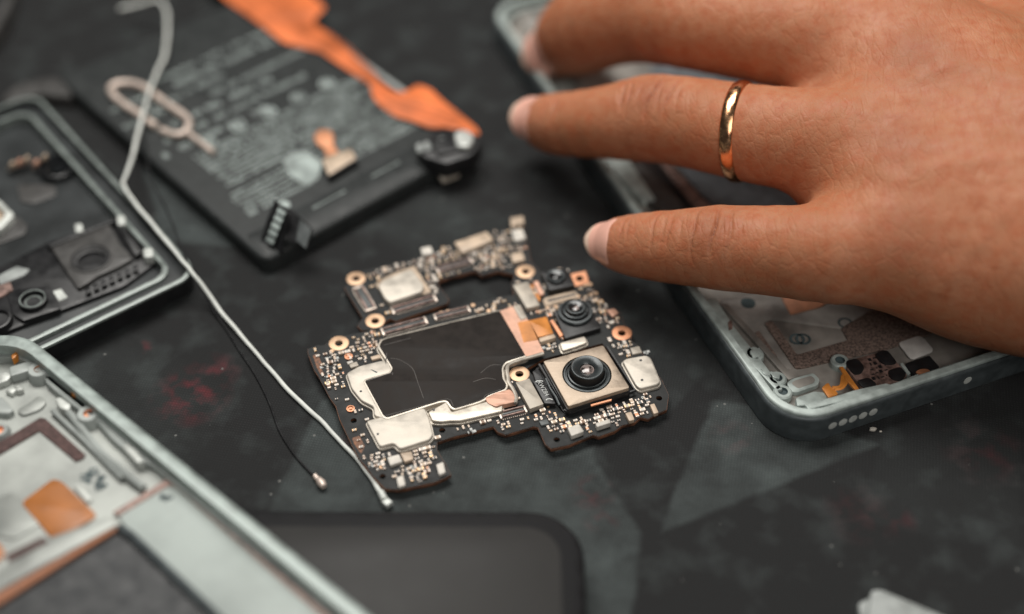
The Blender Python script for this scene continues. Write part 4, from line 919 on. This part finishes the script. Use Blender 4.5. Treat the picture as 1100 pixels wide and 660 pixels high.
# project on the surface, then get normals
def grad(Vp):
    e = .15; g = np.stack([sdf(Vp+np.eye(3)[i]*e)-sdf(Vp-np.eye(3)[i]*e) for i in range(3)], -1); return g/np.maximum(np.linalg.norm(g, axis=1, keepdims=True), 1e-9)
def grad_sample(Vp):
    g = np.zeros_like(Vp); g[::997] = grad(Vp[::997]); return g
for _ in range(1): HV -= grad(HV)*(sdf(HV)[:, None])*.9
# ---- creases and folds carved into the real surface
def finger_frame(ch, t):
    """t index along chain"""
    i = int(t); a, b = ch[i], ch[min(i+1, len(ch)-1)]; w = t-i; c_ = a*(1-w)+b*w; d = (b-a)[:3]; d /= np.linalg.norm(d)
    up = np.array([0, -.45, 1.0]); up -= d*(up@d); up /= np.linalg.norm(up); sd = np.cross(d, up); return c_, d, up, sd
disp = np.zeros(len(HV))
def crease(ch, t, half, depth_, width, bend=0.0, wob=0.3, ph_=0.0, off=0.0):
    c_, d, up, sd = finger_frame(ch, t); r = c_[3]; q = HV-c_[:3]; al = q@d; sx = q@sd; u = q@up
    near = (np.abs(al) < 6) & (u > -.1*r) & (np.sqrt(sx**2+u**2) < r*1.35)
    s = sx/r; line = off+bend*s*s+wob*np.sin(s*5+ph_); w = np.clip(1-(np.abs(s)/half)**2, 0, 1)
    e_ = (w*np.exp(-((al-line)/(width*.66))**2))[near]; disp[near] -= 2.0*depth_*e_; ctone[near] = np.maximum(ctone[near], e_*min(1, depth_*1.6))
# ---- refine the mesh once
me0 = bpy.data.meshes.new('tmp'); me0.from_pydata(HV.tolist(), [], HFc.tolist()); ob0 = bpy.data.objects.new('tmp', me0); COL.objects.link(ob0)
sm_ = ob0.modifiers.new('s', 'SUBSURF'); sm_.levels = 1
dg = bpy.context.evaluated_depsgraph_get(); dg.update(); hand_me = bpy.data.meshes.new_from_object(ob0.evaluated_get(dg)); bpy.data.objects.remove(ob0)
nv = len(hand_me.vertices); HV = np.empty(nv*3); hand_me.vertices.foreach_get('co', HV); HV = HV.reshape(-1, 3)
print('hand verts', nv)
Nn = np.empty(nv*3); hand_me.vertices.foreach_get('normal', Nn); Nn = Nn.reshape(-1, 3)
if (Nn*grad_sample(HV)).sum() < 0: Nn = -Nn
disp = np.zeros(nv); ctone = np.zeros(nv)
def tpos(ch, x_px):
    """chain parameter where the chain passes photo column x"""
    best = 0; bd = 1e9
    for i in range(len(ch)-1):
        for k in range(10):
            c_ = ch[i]*(1-k/10)+ch[i+1]*k/10; x = 550+FPX*c_[0]/depth(c_)
            if abs(x-x_px) < bd: bd = abs(x-x_px); best = i+k/10
    return best
rF, lF, mF, iF, tF = fingers_s
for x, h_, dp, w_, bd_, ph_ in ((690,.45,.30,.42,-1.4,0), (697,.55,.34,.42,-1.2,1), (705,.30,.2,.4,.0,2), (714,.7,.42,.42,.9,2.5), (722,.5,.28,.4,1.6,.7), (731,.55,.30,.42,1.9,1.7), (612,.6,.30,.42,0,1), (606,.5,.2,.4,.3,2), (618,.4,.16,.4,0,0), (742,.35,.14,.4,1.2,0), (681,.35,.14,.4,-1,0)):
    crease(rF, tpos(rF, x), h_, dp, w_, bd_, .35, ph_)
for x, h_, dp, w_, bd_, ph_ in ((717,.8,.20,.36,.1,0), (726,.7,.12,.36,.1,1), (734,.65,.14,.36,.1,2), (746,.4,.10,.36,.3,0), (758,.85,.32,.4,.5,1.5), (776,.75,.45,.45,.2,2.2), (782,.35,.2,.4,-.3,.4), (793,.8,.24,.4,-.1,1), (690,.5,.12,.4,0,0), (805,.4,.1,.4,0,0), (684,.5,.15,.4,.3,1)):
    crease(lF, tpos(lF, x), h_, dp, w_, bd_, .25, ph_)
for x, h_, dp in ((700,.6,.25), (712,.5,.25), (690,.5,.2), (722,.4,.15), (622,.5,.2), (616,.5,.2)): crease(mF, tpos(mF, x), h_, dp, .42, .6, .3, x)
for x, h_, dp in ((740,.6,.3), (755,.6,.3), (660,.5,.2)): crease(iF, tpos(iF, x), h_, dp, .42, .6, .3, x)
# low undulation: tendons, knuckle pads, veins
def bump_at(x, y, z, r, a):
    c_ = np.array(P(x, y, z)); d = np.linalg.norm(HV-c_, axis=1); disp[:] += a*np.exp(-(d/r)**2)
bump_at(985, 50, 48, 9, .5); bump_at(962, 148, 42, 8, .4); bump_at(968, 262, 36, 9, .4)

def vein(pts, w_, a):
    pts = [np.array(P(*q)) for q in pts]; dm = np.full(nv, 1e9)
    for A_, B_ in zip(pts[:-1], pts[1:]):
        ab = (B_-A_)[:2]; t_ = np.clip(((HV[:, :2]-A_[:2])@ab)/(ab@ab), 0, 1); dm = np.minimum(dm, np.linalg.norm(HV[:, :2]-A_[:2]-t_[:, None]*ab, axis=1))
    disp[:] += a*np.exp(-(dm/w_)**2)*(Nn[:, 2] > .2)
vein([(905,205,32),(960,200,40),(1020,185,44),(1080,190,44),(1150,180,44)], 1.6, .22)
vein([(910,98,40),(965,100,45),(1030,95,46),(1090,120,46)], 1.6, .2)
vein([(1000,300,34),(1050,265,38),(1100,225,42)], 1.5, .16)
bump_at(712, 126, 36, 7, .35); bump_at(775, 262, 28, 6, .3)
top = np.clip(Nn[:, 2]*1.5, 0, 1)
rngw = np.random.RandomState(3)
for k in range(12):
    kv = rngw.normal(size=3); kv /= np.linalg.norm(kv); kv *= rngw.uniform(.12, .35); disp += .05*np.sin(HV@kv+rngw.uniform(0, 6))*top
for k in range(14):
    kv = rngw.normal(size=3)*np.array([1.0, .5, .5]); kv /= np.linalg.norm(kv); kv *= rngw.uniform(1.0, 2.0); disp += .012*np.sin(HV@kv+rngw.uniform(0, 6))*top
HV = HV+Nn*disp[:, None]
base = np.array([0.0, 0, 0]); hroot = np.array(P(970, 200, 30))
hand_me.vertices.foreach_set('co', ((HV-hroot)*MM).ravel())
# skin tone: darker along creases, at knuckles and between fingers, pinker tips
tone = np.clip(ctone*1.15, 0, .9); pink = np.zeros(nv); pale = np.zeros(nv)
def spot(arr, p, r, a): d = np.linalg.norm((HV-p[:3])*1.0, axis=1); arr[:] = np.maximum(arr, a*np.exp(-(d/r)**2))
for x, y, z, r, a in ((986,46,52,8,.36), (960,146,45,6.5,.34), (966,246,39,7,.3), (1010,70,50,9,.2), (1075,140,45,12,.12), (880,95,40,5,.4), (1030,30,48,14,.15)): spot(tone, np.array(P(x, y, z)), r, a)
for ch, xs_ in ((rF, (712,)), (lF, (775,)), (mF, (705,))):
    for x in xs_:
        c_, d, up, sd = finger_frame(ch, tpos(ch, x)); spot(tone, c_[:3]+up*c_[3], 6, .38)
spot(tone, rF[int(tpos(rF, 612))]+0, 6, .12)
for ch in fingers_s:
    spot(pink, ch[0], 8, .8); spot(pink, ch[3], 7, .35)
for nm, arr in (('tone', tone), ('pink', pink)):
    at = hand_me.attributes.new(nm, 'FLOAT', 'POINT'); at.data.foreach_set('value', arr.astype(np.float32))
hand_me.polygons.foreach_set('use_smooth', [True]*len(hand_me.polygons))
def skin_mat():
    m = bpy.data.materials.new('skin'); m.use_nodes = True; nt = m.node_tree; N = nt.nodes; L = nt.links; b = N['Principled BSDF']
    tc = N.new('ShaderNodeTexCoord')
    def noise(s, d=4):
        n = N.new('ShaderNodeTexNoise'); n.inputs['Scale'].default_value = s; n.inputs['Detail'].default_value = d; L.new(tc.outputs['Object'], n.inputs['Vector']); return n.outputs[0]
    def mix(f_, a, c_, blend='MIX'):
        n = N.new('ShaderNodeMix'); n.data_type = 'RGBA'; n.blend_type = blend
        if isinstance(f_, float): n.inputs[0].default_value = f_
        else: L.new(f_, n.inputs[0])
        for i, v in ((6, a), (7, c_)):
            if isinstance(v, tuple): n.inputs[i].default_value = (*v, 1)
            else: L.new(v, n.inputs[i])
        return n.outputs[2]
    def rng_(s, a, c_, lo_=0, hi_=1):
        n = N.new('ShaderNodeMapRange'); L.new(s, n.inputs[0]); n.inputs[1].default_value = a; n.inputs[2].default_value = c_; n.inputs[3].default_value = lo_; n.inputs[4].default_value = hi_; return n.outputs[0]
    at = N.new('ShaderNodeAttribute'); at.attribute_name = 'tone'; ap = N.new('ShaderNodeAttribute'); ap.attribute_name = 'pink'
    c_ = mix(rng_(noise(60), .35, .7), (.42,.168,.082), (.50,.212,.113))
    c_ = mix(rng_(noise(420), .4, .7), c_, (.43,.138,.062))
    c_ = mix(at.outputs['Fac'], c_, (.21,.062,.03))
    c_ = mix(ap.outputs['Fac'], c_, (.62,.26,.16))
    L.new(c_, b.inputs['Base Color'])
    L.new(rng_(noise(300), .3, .7, .48, .66), b.inputs['Roughness']); b.inputs['Specular IOR Level'].default_value = .3
    b.inputs['Subsurface Weight'].default_value = .22; b.inputs['Subsurface Radius'].default_value = (1, .35, .18); b.inputs['Subsurface Scale'].default_value = .0022
    # skin grain: cells plus stretched fine wrinkles
    mp = N.new('ShaderNodeMapping'); mp.inputs['Scale'].default_value = (1, .55, 1); L.new(tc.outputs['Object'], mp.inputs[0])
    wn = N.new('ShaderNodeTexNoise'); wn.inputs['Scale'].default_value = 300; L.new(mp.outputs[0], wn.inputs['Vector'])
    va = N.new('ShaderNodeVectorMath'); va.operation = 'MULTIPLY_ADD'; L.new(wn.outputs[1], va.inputs[0]); va.inputs[1].default_value = (.0012,)*3; L.new(mp.outputs[0], va.inputs[2])
    v1 = N.new('ShaderNodeTexVoronoi'); v1.feature = 'DISTANCE_TO_EDGE'; v1.inputs['Scale'].default_value = 1150; L.new(va.outputs[0], v1.inputs['Vector'])
    mp2 = N.new('ShaderNodeMapping'); mp2.inputs['Scale'].default_value = (1, .3, .6); mp2.inputs['Rotation'].default_value = (0, 0, .5); L.new(tc.outputs['Object'], mp2.inputs[0])
    v2 = N.new('ShaderNodeTexVoronoi'); v2.feature = 'DISTANCE_TO_EDGE'; v2.inputs['Scale'].default_value = 520; L.new(mp2.outputs[0], v2.inputs['Vector'])
    b1 = N.new('ShaderNodeBump'); b1.inputs['Strength'].default_value = .17; b1.inputs['Distance'].default_value = .00022; L.new(rng_(v1.outputs[0], 0, .16), b1.inputs['Height'])
    b2 = N.new('ShaderNodeBump'); b2.inputs['Strength'].default_value = .18; b2.inputs['Distance'].default_value = .0003; L.new(rng_(v2.outputs[0], 0, .12), b2.inputs['Height']); L.new(b1.outputs[0], b2.inputs['Normal'])
    L.new(b2.outputs[0], b.inputs['Normal']); return m
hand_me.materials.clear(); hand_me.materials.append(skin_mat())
hand = bpy.data.objects.new('person', hand_me); COL.objects.link(hand); hand.location = Vector(hroot)*MM
hand['label'] = 'left hand of a person reaching in from the right with spread fingers'; hand['category'] = 'person'
# nails
M_nail = mat('nail', (.86,.47,.37), .36, 0, .5, var=.04, vs=150); M_tip = mat('nail_tip', (.82,.58,.46), .3, 0, .5)
def trace(p, d):
    p = p.copy()
    for _ in range(25): p = p+d*(sdf(p)*.9)[:, None]
    return p
def nail(ch, t0, length, ha, overhang=1.0, roll=0.0, lead=0.0):
    a, b_ = ch[0][:3], ch[4][:3]; d = (a-b_)/np.linalg.norm(a-b_); r = ch[2][3]
    up = np.array([0, -.95, 1.0]); up -= d*(up@d); up /= np.linalg.norm(up); sd = np.cross(d, up)
    up, sd = up*math.cos(roll)+sd*math.sin(roll), sd*math.cos(roll)-up*math.sin(roll)
    tip = ch[0][:3]+d*(ch[0][3]*.72); nu, nv_ = 13, 15; b = MB(); vs = []; 
    info = []
    for i in range(nv_):
        v = i/(nv_-1); base_ = tip-d*(length*(1-v))
        wv = math.sqrt(max(0, 1-(max(0, (.22-v)/.22))**2.2))*.97+.03
        we = math.sqrt(max(0.02, 1-(max(0, (v-.62)/.40))**2.4))
        for j in range(nu):
            s_ = -1+2*j/(nu-1); th = s_*ha*wv*we; info.append((base_, -(up*math.cos(th)+sd*math.sin(th)), v, s_, i))
    Q = trace(np.array([q[0]-q[1]*r*2.2 for q in info]), np.array([q[1] for q in info]))
    for (core, dr, v, s_, i), q in zip(info, Q):
        dist = np.linalg.norm(q-core); want = r*(.93-.10*max(0, v-.5))
        rr = max(dist if dist < r*1.3 else 0, want*(1 if v > .55 else 0))+.16-.22*(abs(s_)**4)*(.6 if v < .6 else .2)-(.25 if i == 0 else 0)
        vs.append(core-dr*rr+d*(overhang*max(0, v-.7)/.3*(1-s_*s_*.5)))
    fs = [(i*nu+j, i*nu+j+1, (i+1)*nu+j+1, (i+1)*nu+j) for i in range(nv_-1) for j in range(nu-1)]
    b.add(vs, fs[:(nv_-3)*(nu-1)], 0); 
    o_ = 0; b.f += fs[(nv_-3)*(nu-1):]; b.m += [1]*(len(fs)-(nv_-3)*(nu-1))
    o = build('nail', b, [M_nail, M_tip], None, loc=hroot, ang=80, recalc=True); o.parent = hand; o.location = (0, 0, 0)
    md = o.modifiers.new('thick', 'SOLIDIFY'); md.thickness = .0004; md.offset = -1
    ms = o.modifiers.new('smooth', 'SUBSURF'); ms.levels = 1; ms.render_levels = 1
    return o
nail(lF, 0, 7.8, 1.0); nail(rF, 0, 8.8, 1.08); nail(mF, 0, 9.5, .95); nail(iF, 0, 9, .95); nail(tF, 0, 10, .95)
# gold ring
c_, d_, up_, sd_ = finger_frame(rF, tpos(rF, 795)); rr_ = c_[3]
rg = thing('gold_ring', 'plain polished gold band ring worn on the finger above the little finger', 'ring', tuple(c_[:3]))
tilt = math.radians(-7); 
def ringmesh(b):
    K = 72; prof = [(-1.55,-.15),(-1.5,.25),(-1.25,.55),(-.8,.76),(-.3,.86),(.3,.86),(.8,.76),(1.25,.55),(1.5,.25),(1.55,-.15),(1.1,-.35),(-1.1,-.35)]; m = len(prof); vs = []
    dd = d_*math.cos(tilt)+sd_*math.sin(tilt); s2 = sd_*math.cos(tilt)-d_*math.sin(tilt)
    for k in range(K):
        a = 2*math.pi*k/K; e = up_*math.cos(a)+s2*math.sin(a)
        for (x, h) in prof: vs.append(c_[:3]+e*(rr_+.22+h)+dd*x)
    b.add(vs, [(k*m+i, k*m+(i+1) % m, ((k+1) % K)*m+(i+1) % m, ((k+1) % K)*m+i) for k in range(K) for i in range(m)])
M_ring = mat('polished_gold', (.95,.45,.24), .2, 1.0, var=.12, vs=900, rvar=.1, bump=.12, bs=500)
b = MB(); ringmesh(b); build('band', b, M_ring, rg, recalc=True, ang=60)
# ================================================================== CAMERA / LIGHT
cam_d = bpy.data.cameras.new('camera'); cam_o = bpy.data.objects.new('camera', cam_d); COL.objects.link(cam_o)
cam_o.location = Vector((0, CY, CZ))*MM; cam_o.rotation_euler = (math.radians(45), 0, 0)
cam_d.sensor_width = 36; cam_d.lens = FPX/1100*36; cam_d.clip_start = .01; cam_d.clip_end = 20
cam_d.dof.use_dof = True; cam_d.dof.focus_distance = .2685; cam_d.dof.aperture_fstop = 4.1; cam_d.dof.aperture_blades = 0
S.camera = cam_o
w = bpy.data.worlds.new('World'); S.world = w; w.use_nodes = True; w.node_tree.nodes['Background'].inputs[0].default_value = (.68,.74,.75,1); w.node_tree.nodes['Background'].inputs[1].default_value = .06
def area(name, loc, target, sx, sy, power, col):
    l = bpy.data.lights.new(name, 'AREA'); l.shape = 'RECTANGLE'; l.size = sx; l.size_y = sy; l.energy = power; l.color = col
    o = bpy.data.objects.new(name, l); COL.objects.link(o); o.location = loc
    o.rotation_euler = (Vector(target)-Vector(loc)).to_track_quat('-Z', 'Y').to_euler(); return o
area('soft_key_lamp', (-.06, .18, .44), (.0, -.03, 0), .36, .22, 2.6, (1, .97, .92))
area('low_fill_lamp', (.14, -.36, .44), (.05, -.02, 0), .42, .26, 1.15, (1, .96, .91))
S.render.engine = 'CYCLES'
S.cycles.use_denoising = True
S.view_settings.view_transform = 'Standard'; S.view_settings.look = 'None'; S.view_settings.exposure = 0; S.view_settings.gamma = 1
